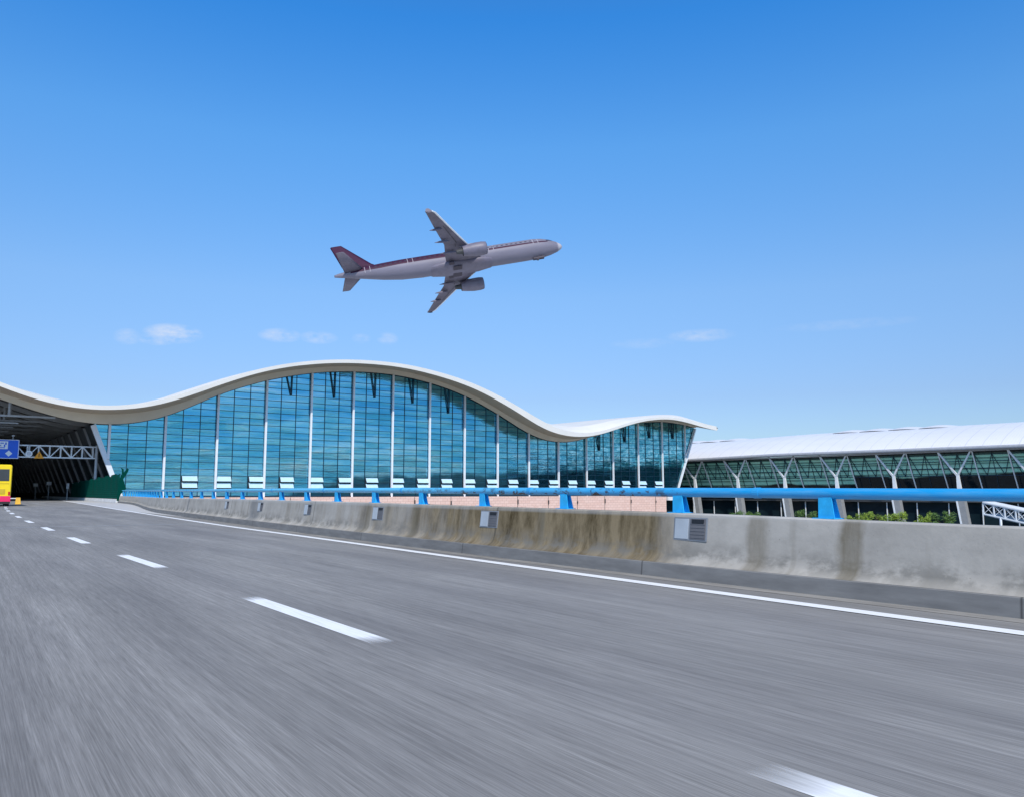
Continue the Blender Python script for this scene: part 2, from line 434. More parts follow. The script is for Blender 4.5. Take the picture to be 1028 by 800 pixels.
# elevated road deck
b = MB(); ss = frange(-25, 130, 2.5) + frange(134, 420, 6)[0:]
rows = []
for s in ss:
    if s < 118: r = interp(LB, s) + .68
    else: r = 18.6 + min(1, (s - 118) / 4) * 7.5
    rows.append((s, [-10, -4, 2, 8, r]))
b.loft([[RD(s, l, 0) for l in L] for s, L in rows], closed=False, caps=False, uvs=[(s, l) for s, L in rows for l in L])
b.loft([[RD(s, L[-1], 0), RD(s, L[-1], -1.6)] for s, L in rows], closed=False, caps=False, uvs=[(s, k) for s, L in rows for k in (0, 1)])
b.loft([[RD(s, -10, -1.6), RD(s, -10, 0)] for s, L in rows], closed=False, caps=False, uvs=[(s, k) for s, L in rows for k in (0, 1)])
tag(b.build('road', M['road']), kind='structure')

def strip(name, f0, f1, s0, s1, z, mat, st=1.5, wear=None):
    b = MB(); S = frange(s0, s1, st)
    b.loft([[RD(s, f0(s), z), RD(s, f1(s), z)] for s in S], closed=False, caps=False, uvs=[(s, l) for s in S for l in (f0(s), f1(s))])
    o = b.build(name, mat)
    at = o.data.attributes.new('wear', 'FLOAT', 'POINT')
    for i, s in enumerate([s for s in S for _ in (0, 1)]):
        at.data[i].value = 1.0 if wear is None else min(1.0, (min(s - s0, s1 - s)) / wear)
    return tag(o, kind='structure')

# light paving between the edge line and the barrier, and forecourt under the canopy
strip('pavement', lambda s: interp(LE, s) + .16 + max(0, (64 - s)) * .055, lambda s: interp(LB, s) - .02 if s < 121 else 17.6, 46, 420, .004, M['pave'], 3)
strip('edge_line', lambda s: interp(LE, s) - .13, lambda s: interp(LE, s) + .13, -20, 300, .008, M['mark'], 1.5)
cs = [-9.0, .82, 9.2, 18.4, 27.3, 36.6, 45.9, 55.2, 64.5, 73.8, 83.1, 92.4, 101.7, 111, 120.3, 129.6, 139]
def mat_dust():
    t = NT('gutter_dust'); n = t.noise(t.coord('UV', (.8, 4, 1)), 1, 6, .65)
    t.set(color=t.mix(t.ramp(n, [(.3, 0.0), (.7, 1.0)]), (.17, .16, .15), (.34, .33, .31)), rough=.95, spec=.1); return t.m
strip('gutter', lambda s: interp(LB, s) - .34, lambda s: interp(LB, s) - .03, -20, 46, .004, mat_dust(), 1.5)
for c in cs:
    o = strip('lane_marking', lambda s: interp(LD, s) - .12, lambda s: interp(LD, s) + .12, c - 2.08, c + 2.08, .004, M['mark'], .25, wear=.55)
strip('expansion_joint', lambda s: -9, lambda s: -9, 38, 38.4, .004, M['pave']) if False else None
b = MB(); b.quad(RD(37.6, -9.5, .004), RD(38.0, -9.5, .004), RD(38.9, 9.2, .004), RD(38.5, 9.2, .004), [(0, 0), (0, 1), (1, 1), (1, 0)])
tag(b.build('expansion_joint', plain('joint_grey', (.26, .27, .28), .8)), kind='structure')

# ------------------------------------------------------------------ concrete barrier
bar = empty('concrete_barrier', RD(50, 11, 0), 'long stained concrete parapet wall curving along the right side of the road', 'barrier')
S = frange(-20, 123, .75)
def bar_ring(s):
    z1 = interp(TOPZ, s); l = interp(LB, s)
    P = [(.012, .238), (.04, .25), (.12, .295), (.17, .36), (.20, .45), (.235, .70), (.265, .90), (.285, z1 - .02), (.32, z1), (.56, z1), (.585, z1 - .02), (.585, 0.0)]
    return [RD(s, l + e, z) for e, z in P], [(s, min(1.0, z / 1.05)) for e, z in P]
b = MB(); rr = [bar_ring(s) for s in S]
b.loft([r[0] for r in rr], closed=False, caps=False, uvs=[u for r in rr for u in r[1]])
for r in (rr[0], rr[-1]): b.add(r[0], [tuple(range(len(r[0])))], r[1])
o = b.build('barrier_wall', M['barrier'], bar, smooth=True)
es = o.modifiers.new('e', 'EDGE_SPLIT'); es.split_angle = R(35)
b = MB()
b.loft([[RD(s, interp(LB, s) - .035, .002), RD(s, interp(LB, s) - .01, .225), RD(s, interp(LB, s) + .01, .236), RD(s, interp(LB, s) + .2, .236)] for s in S], closed=False, caps=False,
       uvs=[(s, k) for s in S for k in (0, .3, .35, .5)])
b.build('plinth', M['plinth'], bar)
# cover boxes let into the barrier face
for s in (3.5, 9.62, 15.75, 21.9, 28.1, 34.3, 40.4):
    l = interp(LB, s) + .245; z = .80
    up = (Vector((0, 0, 1)) + RL * .12).normalized(); nn = (RL - Vector((0, 0, 1)) * .12).normalized()
    b = MB(); b.box(RD(s, l, z) + nn * .012, (.74, .04, .38), RS, nn, up)
    fr = b.build('box_frame', plain('box_frame', (.22, .24, .27), .5), bar)
    b = MB(); b.box(RD(s, l, z) + RS * .19 - nn * .009, (.30, .012, .33), RS, nn, up); b.build('cover_plate', plain('cover_plate', (.42, .47, .52), .5), bar)
    b = MB(); c0 = RD(s, l, z) - RS * .17 - nn * .007
    b.box(c0, (.34, .012, .34), RS, nn, up)
    for k in range(5): b.box(c0 + up * (-.13 + .055 * k) - nn * .008, (.31, .008, .028), RS, nn, up)
    b.build('grille', plain('grille_dark', (.13, .13, .14), .6), bar)
    b = MB(); b.box(c0 + up * .125 - nn * .010, (.26, .01, .07), RS, nn, up); b.build('slot', M['dark'], bar)

# blue rail
rail = empty('guard_rail', RD(50, 11.5, 1.05), 'bright blue tubular guard rail with rust patches standing on the concrete barrier', 'railing')
b = MB(); rings = []; uvs = []
S = frange(-20, 122.5, .75); RE = .45
for s in S:
    c = RD(s, interp(LB, s) + RE, interp(RAILZ, s))
    rings.append([c + RL * (.078 * math.cos(a)) + Vector((0, 0, .078 * math.sin(a))) for a in [2 * math.pi * k / 16 for k in range(16)]])
    uvs += [(s, (.25 + k / 16) % 1) for k in range(16)]
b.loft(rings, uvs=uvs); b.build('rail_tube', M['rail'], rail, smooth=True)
s = 6.90 - 3.14 * 3
k = 0
while s < 121:
    s_keep = s
    if 6 < s < 8: s += .30
    l = interp(LB, s) + RE; z0 = interp(TOPZ, s); z1 = interp(RAILZ, s) - .05
    b = MB()
    h1 = [RD(s - .145, l - .06, z0 + .014), RD(s + .115, l - .06, z0 + .014), RD(s + .115, l - .045, z0 + .014), RD(s - .145, l - .045, z0 + .014)]
    h2 = [RD(s - .105, l - .06, z1), RD(s + .105, l - .06, z1), RD(s + .105, l - .045, z1), RD(s - .105, l - .045, z1)]
    b.hexa(h1, h2)
    b.hexa([RD(s - .02, l - .045, z0 + .014), RD(s + .02, l - .045, z0 + .014), RD(s + .02, l + .09, z0 + .014), RD(s - .02, l + .09, z0 + .014)],
           [RD(s - .02, l - .045, z1), RD(s + .02, l - .045, z1), RD(s + .02, l + .045, z1), RD(s - .02, l + .045, z1)])
    h1 = [p + RL * .135 for p in h1]; h2 = [p + RL * .09 for p in h2]; b.hexa(h1, h2)
    b.box(RD(s, l, z0 + .007), (.36, .24, .012), RS, RL)
    b.build('post', M['post'], rail)
    if s < 60:
        zr = interp(RAILZ, s + 1.2); lr_ = interp(LB, s + 1.2) + RE
        if int(round((s_keep - 6.9) / 3.14)) % 2 == 0:
            b = MB(); b.tube(RD(s + 1.15, lr_, zr), RD(s + 1.27, interp(LB, s + 1.27) + RE, zr), .084, n=16); b.build('sleeve_joint', M['rail'], rail)
    s = s_keep + 3.14

# ------------------------------------------------------------------ terminal with the wave roof
FN = math.hypot(1, .73); FD = Vector((1 / FN, .73 / FN, 0)); FO = Vector((.73 / FN, -1 / FN, 0)); F0 = Vector((0, 188, 0))
def FA(t, o, z): return F0 + FD * t + FO * o + Vector((0, 0, z))
FTt = [(-145, 19.6), (-138, 21.4), (-129.75, 22.48), (-124.86, 23.0), (-119.61, 23.0), (-114.0, 22.1), (-108.0, 20.3), (-101.64, 17.95), (-98.32, 16.7), (-94.92, 15.75), (-90.74, 15.2), (-87.88, 15.15), (-85.26, 15.35), (-79.52, 16.43), (-73.54, 18.75), (-67.22, 21.56), (-60.51, 24.0), (-53.36, 25.7), (-45.97, 26.75), (-37.46, 27.16), (-29.31, 26.8), (-16.89, 24.7), (-6.38, 21.24), (2.13, 17.61), (7.17, 15.93), (13.17, 15.2), (18.78, 15.58), (24.29, 16.88), (32.57, 19.18), (41.26, 20.47), (47.16, 20.65), (52.84, 20.1), (59.48, 19.35), (62.5, 19.05)]
FBt = [(-145, 18.9), (-138, 20.7), (-129.7, 21.82), (-124.8, 22.35), (-119.56, 22.35), (-113.95, 21.4), (-107.95, 19.6), (-101.6, 17.25), (-98.28, 16.05), (-94.89, 15.1), (-90.71, 14.55), (-87.85, 14.48), (-85.22, 14.67), (-79.48, 15.69), (-73.51, 18.03), (-67.2, 20.85), (-60.49, 23.35), (-53.34, 25.05), (-45.96, 26.08), (-37.45, 26.45), (-29.29, 26.0), (-16.88, 23.7), (-6.38, 19.92), (1.95, 16.14), (7.16, 14.67), (13.16, 14.25), (18.77, 14.8), (24.27, 16.23), (32.55, 18.58), (41.24, 19.91), (47.14, 19.97), (52.82, 19.25), (59.45, 18.25), (62.5, 17.95)]
GTt = [(-146, 17.9), (-138, 19.8), (-130.58, 20.87), (-125.42, 21.4), (-119.88, 21.3), (-113.96, 20.31), (-107.65, 18.25), (-100.97, 16.1), (-97.48, 14.9), (-93.89, 13.9), (-90.95, 13.23), (-88.71, 12.88), (-86.44, 12.79), (-82.48, 13.02), (-76.41, 14.52), (-72.03, 16.6), (-67.43, 19.05), (-58.58, 22.47), (-49.69, 24.66), (-42.3, 25.7), (-31.7, 26.0), (-22.49, 25.0), (-13.5, 22.86), (-4.25, 19.2), (4.79, 15.0), (9.11, 13.85), (14.21, 13.37), (18.44, 13.77), (22.33, 14.65), (31.45, 17.42), (40.53, 19.41), (49.68, 20.2), (58.27, 19.8), (64, 18.9)]
RGt = [(-146, 18.5), (-138, 20.4), (-130, 21.3), (-124, 21.9), (-118, 21.7), (-112, 20.6), (-106, 18.7), (-101.12, 17.0), (-97.5, 15.9), (-94.07, 15.04), (-89.69, 14.5), (-86.69, 14.39), (-82.84, 14.7), (-77.28, 15.8), (-71.65, 18.03), (-65.4, 21.04), (-58.97, 23.54), (-50.12, 25.53), (-42.78, 26.6), (-32.24, 26.9), (-25.31, 26.32), (-12.3, 23.3), (-1.3, 18.74), (7.43, 15.44), (12.9, 14.35), (19.19, 14.35), (25.07, 15.3), (30.84, 16.95), (39.71, 19.3), (48.64, 20.5), (54.82, 20.5), (62.5, 19.35)]
BTt = [(-146, 20.2), (-125, 23.4), (-114, 22.5), (-101.64, 18.3), (-88, 15.5), (-79.52, 16.8), (-67.22, 21.9), (-53.36, 26.0), (-37.46, 27.45), (-16.89, 25.0), (-6.38, 21.6), (2, 18.6), (7.31, 17.35), (11.98, 16.99), (16.32, 17.0), (22.42, 17.98), (28.08, 19.23), (36.58, 20.59), (45.51, 21.61), (52, 21.75), (57, 20.9), (62.5, 19.3)]
FTt, FBt, GTt, RGt, BTt = [smooth_tab(T) for T in (FTt, FBt, GTt, RGt, BTt)]
FTv = lambda t: interp(FTt, t); FBv = lambda t: interp(FBt, t); GTv = lambda t: interp(GTt, t); RGv = lambda t: interp(RGt, t); BTv = lambda t: interp(BTt, t)

term = empty('terminal_building', FA(-15, 0, 0), 'airport terminal with a white wave shaped roof over a tall blue glass end wall', 'airport terminal')
TT = frange(-145, 62.5, 1.25)
# roof shell: rounded front edge, then running back over the hall
b = MB()
def roof_sec(t):
    f = FTv(t); q = max(BTv(t), f + .15); z2 = q + .3
    return [FA(t, 8, f), FA(t, 6.5, f * .55 + q * .45), FA(t, 4, q), FA(t, -14, z2), FA(t, -60, z2 + .3), FA(t, -225, z2 - .5)]
b.loft([roof_sec(t) for t in TT], closed=False, caps=False, uvs=[(t, k) for t in TT for k in (0, 2, 4, 22, 68, 230)])
b.build('roof', M['fascia'], term)
b = MB(); b.loft([[FA(t, 8, FBv(t)), FA(t, 8.02, FTv(t) + .0)] for t in TT], closed=False, caps=False); b.build('fascia', M['fascia'], term, smooth=True)
b = MB(); b.loft([[FA(t, 8, FBv(t)), FA(t, 4.5, FBv(t) * .42 + RGv(t) * .58 + .12), FA(t, 1.0, RGv(t))] for t in TT], closed=False, caps=False, uvs=[(t, k) for t in TT for k in (0, 3.5, 7)])
b.build('soffit', M['soffit'], term, smooth=True)
b = MB(); b.loft([[FA(t, 1.0, RGv(t) + .01), FA(t, .8, RGv(t) * .5 + GTv(t) * .5), FA(t, .35, GTv(t))] for t in TT], closed=False, caps=False, uvs=[(t, k) for t in TT for k in (0, .5, 1)])
b.build('soffit_band', M['band'], term, smooth=True)
# right hand tip of the roof
b = MB()
tipS = [(62.5, 8, 19.05, 17.95), (62.5, 1, 20.2, 19.35), (62.5, -12, 20.6, 19.4), (62.5, -225, 20.2, 19.2)]
b.loft([[FA(t, o, zt), FA(t + .5, o, (zt + zb) / 2), FA(t, o, zb)] for t, o, zt, zb in tipS], closed=False, caps=False); b.build('roof_end', M['fascia'], term)
# inner ceiling behind the end wall line
b = MB()
T2 = frange(-145, -84, 1.5)
b.loft([[FA(t, .35, GTv(t)), FA(t, .3, GTv(t) + .9), FA(t, -224, GTv(t) + .9)] for t in T2], closed=False, caps=False); b.build('ceiling', M['soffit_in'], term, smooth=False)
for i in range(14):
    o_ = -9 - 9.0 * i if i < 8 else -81 - 18 * (i - 8)
    b = MB(); dd = .75
    b.loft([[FA(t, o_, GTv(t) + .85), FA(t, o_, GTv(t) + .85 - dd), FA(t, o_ - .5, GTv(t) + .85 - dd), FA(t, o_ - .5, GTv(t) + .85)] for t in frange(-145, -86.6, 1.5)], closed=True, caps=True)
    b.build('ceiling_beam', M['rib'], term)
# tie beams with hangers across the open end
for i in range(5):
    o_ = -.6 - 9 * i; zt = 13.62 - .12 * i
    b = MB(); b.bar(FA(-93.0, o_, zt), FA(-133, o_, zt), .30, .30)
    for t in (-99.5, -107.5, -114, -121):
        b.bar(FA(t, o_, zt + .15), FA(t, o_, GTv(t) + .3), .34, .34)
    b.bar(FA(-98, o_ - 2, zt - 1.0), FA(-133, o_ - 2, zt - 1.0), .2, .2); b.bar(FA(-101.5, o_ - .3, zt - .2), FA(-101.5, o_ - 2, zt - 1.), .2, .2)
    b.build('tie_beam', M['grey_metal'] if i == 0 else M['rib'], term)
# long raking glass side running back under the canopy
tb = lambda z: -82.6 - (z - .9) * .40
b = MB(); os_ = frange(-.2, -222, 9)
b.loft([[FA(tb(-.2), o, -.2), FA(tb(5), o, 5), FA(tb(12.9), o, 12.9)] for o in os_], closed=False, caps=False, uvs=[(o, z) for o in os_ for z in (0, 5, 13)])
b.build('side_glass', M['darkglass'], term)
for i in range(25):
    o_ = -.05 - 9.0 * i
    b = MB(); w = .8 if i == 0 else .42
    b.bar(FA(tb(-.3) - .12, o_, -.3), FA(tb(12.7) - .12, o_, 12.7), w, .55, up=FO)
    b.build('raking_rib', M['white_metal'] if i == 0 else M['rib'], term, label='bright white raking strut at the corner of the glass wall' if i == 0 else None)
for k in range(3):
    b = MB(); z = 3.6 + 3.1 * k; b.bar(FA(tb(z) - .02, -1, z), FA(tb(z) - .02, -220, z), .16, .16); b.build('side_transom', M['slate'], term)
b = MB(); b.box(FA(tb(.4) - 1.2, -112, .65), (.5, 218, 1.3), FD, FO); b.build('side_plinth', M['slate'], term)
# far ends of the hall; dark left wall is unseen, added to block light
b = MB(); b.quad(FA(-145, -223, -.5), FA(-80, -223, -.5), FA(-80, -223, 24), FA(-145, -223, 24)); b.quad(FA(-145, -223, -7), FA(-145, 0, -7), FA(-145, 0, 19), FA(-145, -223, 19)); b.build('added_hall_wall', M['slate'], term)
b = MB()
tr = lambda z: 54.3 + (z - .6) * .46
b.quad(FA(tr(-7), -.4, -7), FA(tr(19), -.4, 19), FA(tr(19), -223, 19), FA(tr(-7), -223, -7)); b.quad(FA(-82, -223, -7), FA(64, -223, -7), FA(64, -223, 20), FA(-82, -223, 20)); b.build('far_wall', M['darkglass'], term)

# gable glazing, bay by bay
TK = [-84.9 + 8.95 * k for k in range(17)]; PW = 8.95 / 3; Z0 = .8; RH = 1.2
def tl(z): return -82.75 - (z - .9) * .40 + .3
def clampT(t, z): return min(max(t, tl(z)), tr(z) - .2)
edges = [-87.9] + TK + [63.5]
rnd = random.Random(3)
for bi in range(len(edges) - 1):
    a, c = edges[bi], edges[bi + 1]
    npan = max(1, int(round((c - a) / PW)))
    if bi == 0: cols = [(a, c)]
    else: cols = [(a + PW * i, min(a + PW * (i + 1), c)) for i in range(npan)]
    g = MB(); fr = MB()
    for (p, q) in cols:
        sub = [(p + (q - p) * i / 2, p + (q - p) * (i + 1) / 2) for i in range(2)]
        for r in range(0, 23):
            z0 = Z0 + r * RH; z1 = z0 + RH
            tlt = rnd.uniform(-.010, .010); tl2 = rnd.uniform(-.008, .008)
            for (u, v) in sub:
                gu, gv = GTv(u) + .05, GTv(v) + .05
                if z0 >= max(gu, gv): continue
                pts = [(clampT(u, z0), z0), (clampT(v, z0), z0), (clampT(v, min(z1, gv)), min(z1, gv)), (clampT(u, min(z1, gu)), min(z1, gu))]
                if pts[1][0] - pts[0][0] < .02 and pts[2][0] - pts[3][0] < .02: continue
                V = [FA(t, (tlt * (1 if z > z0 + .1 else -1)) + tl2 * (1 if t > (p + q) / 2 else -1), z) for t, z in pts]
                g.add(V, [(0, 1, 2, 3)], pts)
                if r > 0 and min(gu, gv) > z0 + .1 and pts[1][0] - pts[0][0] > .05:
                    fr.bar(FA(pts[0][0], .06, z0), FA(pts[1][0], .06, z0), .06, .09)
        if q < c - .1 and q < tr(1) + 8:
            zt = GTv(q); zb = Z0
            if q > tr(Z0): zb = .6 + (q - 54.3) / .46
            if zt > zb + .3: fr.bar(FA(q, .075, zb), FA(q, .075, zt), .09, .10, up=FD)
    if g.v:
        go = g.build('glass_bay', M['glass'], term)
        if fr.v: fr.build('mullion_grid', M['darkframe'], go, local=True) if False else None
        fo = fr.build('mullion_grid', M['darkframe'], None)
        # stored in world metres: shift into the frame of its thing and hang it under the glass bay
        for vtx in fo.data.vertices: vtx.co = vtx.co - Vector(term.location)
        fo.parent = go
for k, t in enumerate(TK):
    zb = -.05
    if t < tl(Z0): zb = .9 + (-82.45 - t) / .40
    if t > tr(Z0): zb = .6 + (t - 54.1) / .46
    zt = GTv(t) - .03
    if zt <= zb: continue
    w = .36 if t < 20 else .28
    b = MB(); b.bar(FA(t, .42, zb), FA(t, .42, zt), w, .40, up=FO); b.build('facade_column', M['white_metal'], term)
b = MB(); b.bar(FA(54.5, .3, .62), FA(tr(18.9) , .3, 18.9), .4, .5, up=FO); b.build('raking_strut', M['white_metal'], term, label='white strut raking outwards at the right end of the glass wall')
b = MB(); b.bar(FA(-82.6, .3, Z0 - .1), FA(54.3, .3, Z0 - .1), .5, .2); b.build('sill', M['darkframe'], term)
b = MB()
b.loft([[FA(t, .18, GTv(t) - .10), FA(t, .18, GTv(t) + .12)] for t in frange(-86.8, 62.4, 1.5)], closed=False, caps=False); b.build('head_trim', M['darkframe'], term)
# V hangers below the roof
for k in list(range(3, 8)) + list(range(12, 16)):
    t = TK[k] + 8.95 * .5 + (.35 if k < 8 else 0); zt = GTv(t) - .1; L = 5.2 if k < 9 else 4.2
    if k == 3: L = 3.8
    b = MB(); b.bar(FA(t - .9, .26, GTv(t - .9) - .1), FA(t, .26, zt - L), .12, .26, up=FO); b.bar(FA(t + .15, .28, zt), FA(t + .05, .28, zt - L), .12, .3, up=FO)
    b.build('roof_hanger', M['darkframe'], term)
# open awning windows: every second pane, two rows
j = 4
while TK[0] + j * PW < 50:
    p = TK[0] + j * PW; q = p + PW
    for r, top in ((1, 3.2), (2, 4.4)):
        b = MB(); zt = Z0 + RH * (r + 1) - .09; hh = .98
        zb = zt - hh * math.cos(R(28)); ob = hh * math.sin(R(28))
        A = [FA(p + .22, .16, zt), FA(q - .16, .16, zt), FA(q - .16, .16 + ob, zb), FA(p + .22, .16 + ob, zb)]
        nrm = (FO * math.cos(R(28)) + Vector((0, 0, 1)) * math.sin(R(28))) * .05
        b.hexa([v - nrm for v in A], A)
        w = b.build('awning_window', M['vent'], term)
        b = MB(); b.quad(FA(p + .1, .03, zb - .18), FA(q - .1, .03, zb - .18), FA(q - .1, .03, zt), FA(p + .1, .03, zt)); ro = b.build('opening_shade', M['dark'], term)  # flat dark sheet painted as the shade behind the open pane
    j += 2
# podium in pink stone
b = MB(); b.quad(FA(-82, 1.6, -7), FA(49.2, 1.6, -7), FA(49.2, 1.6, .52), FA(-82, 1.6, .52), [(0, 0), (131, 0), (131, 7.6), (0, 7.6)])
b.quad(FA(49.2, 1.6, -7), FA(49.2, -4, -7), FA(49.2, -4, .52), FA(49.2, 1.6, .52), [(0, 0), (6, 0), (6, 7.6), (0, 7.6)])
b.quad(FA(-82, 1.6, .52), FA(49.2, 1.6, .52), FA(49.2, -.3, .56), FA(-82, -.3, .56), [(0, 0), (131, 0), (131, 2), (0, 2)])
b.build('podium_wall', M['pink'], term)
for k in range(1, 15):
    t = TK[k] + 4.4 + .35
    b = MB(); b.bar(FA(t, 1.66, -6.9), FA(t, 1.66, .5), .06, .10, up=FO); b.bar(FA(t, 1.78, -1.2), FA(t, 1.78, -.15 - .25 * (k % 3)), .22, .22, up=FO)
    b.build('downpipe', M['slate'], term)
b = MB(); b.box(FA(52.2, 1.0, -.1), (5.4, 2.2, 1.1), FD, FO); b.box(FA(52.2, -.6, -3.8), (5.4, .6, 6.3), FD, FO, mi=1); b.build('service_block', [M['white'], M['darkglass']], term)

# ------------------------------------------------------------------ concourse on the right
KN = math.hypot(1, 1.13); KD = Vector((1 / KN, -1.13 / KN, 0)); KO = Vector((-1.13 / KN, -1 / KN, 0)); K0 = Vector((0, 300, 0))
def KA(t, o, z): return K0 + KD * t + KO * o + Vector((0, 0, z))
def eave(t): return 10.45 + min(1, max(0, (t - 78) / 30)) * .55
con = empty('concourse_building', KA(120, 0, -7), 'long low concourse with white curved roof and green glass behind grey Y columns', 'airport concourse')
TT = frange(52, 215, 2)
sec = [(3.2, .0), (3.3, .55), (1.5, 1.7), (-2, 3.2), (-7, 4.9), (-13, 6.2), (-20, 7.05), (-27, 7.35), (-60, 6.0)]
b = MB(); b.loft([[KA(t, o, eave(t) + z) for o, z in sec[1:]] for t in TT], closed=False, caps=False, uvs=[(t, o) for t in TT for o, z in sec[1:]])
b.build('roof', M['roofwhite'], con, smooth=True)
b = MB(); b.loft([[KA(t, 3.35, eave(t) + .62), KA(t, 3.75, eave(t) + .45), KA(t, 3.75, eave(t) + .0), KA(t, 3.5, eave(t) - .25), KA(t, 3.0, eave(t) - .05)] for t in TT], closed=False, caps=False)
b.build('gutter', plain('gutter_grey', (.34, .36, .40), .4), con, smooth=True)
b = MB(); b.loft([[KA(t, 3.0, eave(t) - .05), KA(t, -4.5, eave(t) + .3)] for t in TT], closed=False, caps=False); b.build('soffit', M['grey_metal'], con)
b = MB(); b.bar(KA(52, 2.4, 10.35), KA(215, 2.4, 10.9), .25, .35); b.build('eave_beam', M['grey_metal'], con)
# skylight hoods on the roof crown
for t in (66.7, 74.0, 81.3, 117.7, 125.1, 132.7, 140.4):
    b = MB(); rings = []; z0 = eave(t)
    for i in range(9):
        u = i / 8; a = math.sin(u * math.pi / 2)
        hgt = .15 + 1.15 * math.sin(math.pi * (.5 - .42 * u + .0)) * (1 - u * .72)
        rings.append(None)
    # a shell that stands proud at its left edge and sinks into the roof to the right
    rings = []
    for i in range(10):
        u = i / 9; tt = t - 1.0 + 7.5 * u; hgt = .6 * math.sin(math.pi * min(1, .18 + .82 * u))
        rings.append([KA(tt, -14 - 11 * v, eave(t) + 6.3 + (.85 * math.sin(math.pi * .5 * v * 1.0)) + hgt * math.sin(math.pi * (.12 + .8 * v))) for v in [k / 8 for k in range(9)]])
    b.loft(rings, closed=False, caps=False); sk = b.build('skylight_hood', M['roofwhite'], con, smooth=True)
    b = MB(); tt = t - 1.02
    up = rings[0]; b.add([p for p in up] + [KA(tt, -14 - 11 * (k / 8), eave(t) + 6.0) for k in range(9)], [(k, k + 1, 10 + k, 9 + k) for k in range(8)])
    b.build('skylight_slot', M['slate'], con)
# leaning glass
zg = [-1.0, 2.4, 10.7]
b = MB(); go = lambda z: -3.4 + (z - 2.4) * .45 if z > 2.4 else -3.4
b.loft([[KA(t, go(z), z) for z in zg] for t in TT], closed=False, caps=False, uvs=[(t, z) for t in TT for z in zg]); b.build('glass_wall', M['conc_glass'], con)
b = MB(); b.loft([[KA(t, -4.2, -7), KA(t, -4.2, -1.0)] for t in TT], closed=False, caps=False, uvs=[(t, z) for t in TT for z in (0, 6)]); b.build('lower_glass', M['darkglass'], con)
b = MB(); b.bar(KA(52, -3.0, -.6), KA(215, -3.0, -.6), .5, .5); b.build('floor_edge', M['slate'], con)
# dark lattice truss just outside the glass
for i in range(int((210 - 56) / 14.34)):
    t0 = 59.9 + 14.34 * i; b = MB()
    for k in range(4):
        a = t0 + 3.585 * k; go2 = lambda z: go(z) + .12
        b.bar(KA(a, go2(10), 10), KA(a + 1.8, go2(5.2), 5.2), .08, .2, up=KO); b.bar(KA(a + 1.8, go2(5.2), 5.2), KA(a + 3.585, go2(10), 10), .08, .2, up=KO)
    for z in (5.2, 6.8, 8.4, 9.9): b.bar(KA(t0, go(z) + .1, z), KA(t0 + 14.34, go(z) + .1, z), .1, .16)
    for k in range(4): b.bar(KA(t0 + 3.585 * k, go(2.5) + .1, 2.5), KA(t0 + 3.585 * k, go(10.4) + .1, 10.4), .1, .1, up=KD)
    b.build('lattice_truss', M['darkframe'], con)
for k in range(-1, 8):
    t = 81.56 + 14.34 * k
    e = eave(t)
    b = MB(); zf = 5.35
    b.bar(KA(t, .9, zf - .2), KA(t - 3.7, 2.3, e), .36, .42, up=KD, w2=.3, h2=.3); b.bar(KA(t, .9, zf - .2), KA(t + 3.7, 2.3, e), .36, .42, up=KD, w2=.3, h2=.3)
    b.bar(KA(t + .05, .9, zf + .25), KA(t + .25, .7, 1.2), .42, .55, up=KD, w2=.7, h2=.95); b.build('y_column', M['white_metal'], con)
    b = MB()
    b.hexa([KA(t + .5, 1.2, -7), KA(t + 2.0, 1.2, -7), KA(t + 2.0, -.4, -7), KA(t + .5, -.4, -7)], [KA(t - .6, 1.2, 1.6), KA(t + .9, 1.2, 1.6), KA(t + .9, -.4, 1.6), KA(t - .6, -.4, 1.6)])
    pr = b.build('pier', plain('pier_concrete', (.26, .27, .28), .7), con)
    b = MB(); b.bar(KA(t + .45, 1.24, -7), KA(t - .65, 1.24, 1.62), .12, .34, up=KD); b.build('lit_pier_edge', M['white_metal'], con)  # white strip paints the sunlit left edge of the pier
    for tt in (t - 3.5, t + 3.7):
        b = MB(); b.bar(KA(tt, 2.35, e - .02), KA(tt + .35, -2.6, 1.2), .17, .22, up=KD); b.build('raking_rod', M['white_metal'], con)
for k in range(-2, 16):
    b = MB(); t = 81.56 + 3.2 + 7.17 * k; b.bar(KA(t, -3.8, -7), KA(t, -3.8, -.9), .2, .2, up=KD); b.build('mullion', M['white_metal'], con)

# ------------------------------------------------------------------ covered stair truss at the far right
stair = empty('gangway_bridge', (48, 92, -7), 'white lattice sided gangway sloping down beyond the barrier at the right edge', 'gangway')
A = Vector((54.9, 95.4, .2)); B = Vector((64.5, 82.5, -3.3)); d_ = (B - A)
dn = Vector((d_.x, d_.y, 0)).normalized(); side = Vector((-dn.y, dn.x, 0))
for sgn, nm in ((0, 'truss_side'), (1, 'truss_side')):
    b = MB(); off = side * (2.6 * sgn)
    dz = Vector((0, 0, 1.25)); n = 14
    b.bar(A + off, B + off, .14, .14); b.bar(A + off - dz, B + off - dz, .14, .14)
    for i in range(n + 1):
        p = A + off + d_ * (i / n); b.bar(p, p - dz, .12, .12, up=dn)
        if i < n:
            q = A + off + d_ * ((i + 1) / n); b.bar(p, q - dz, .05, .05); b.bar(p - dz, q, .05, .05)
    b.build(nm, M['white_metal'], stair)
b = MB(); b.bar(A + side * 1.3 + Vector((0, 0, .1)), B + side * 1.3 + Vector((0, 0, .1)), 2.9, .12); b.build('cover', M['white'], stair)
b = MB(); b.bar(A + side * 1.3 - Vector((0, 0, 1.35)), B + side * 1.3 - Vector((0, 0, 1.35)), 2.6, .14); b.build('walkway', M['grey_metal'], stair)
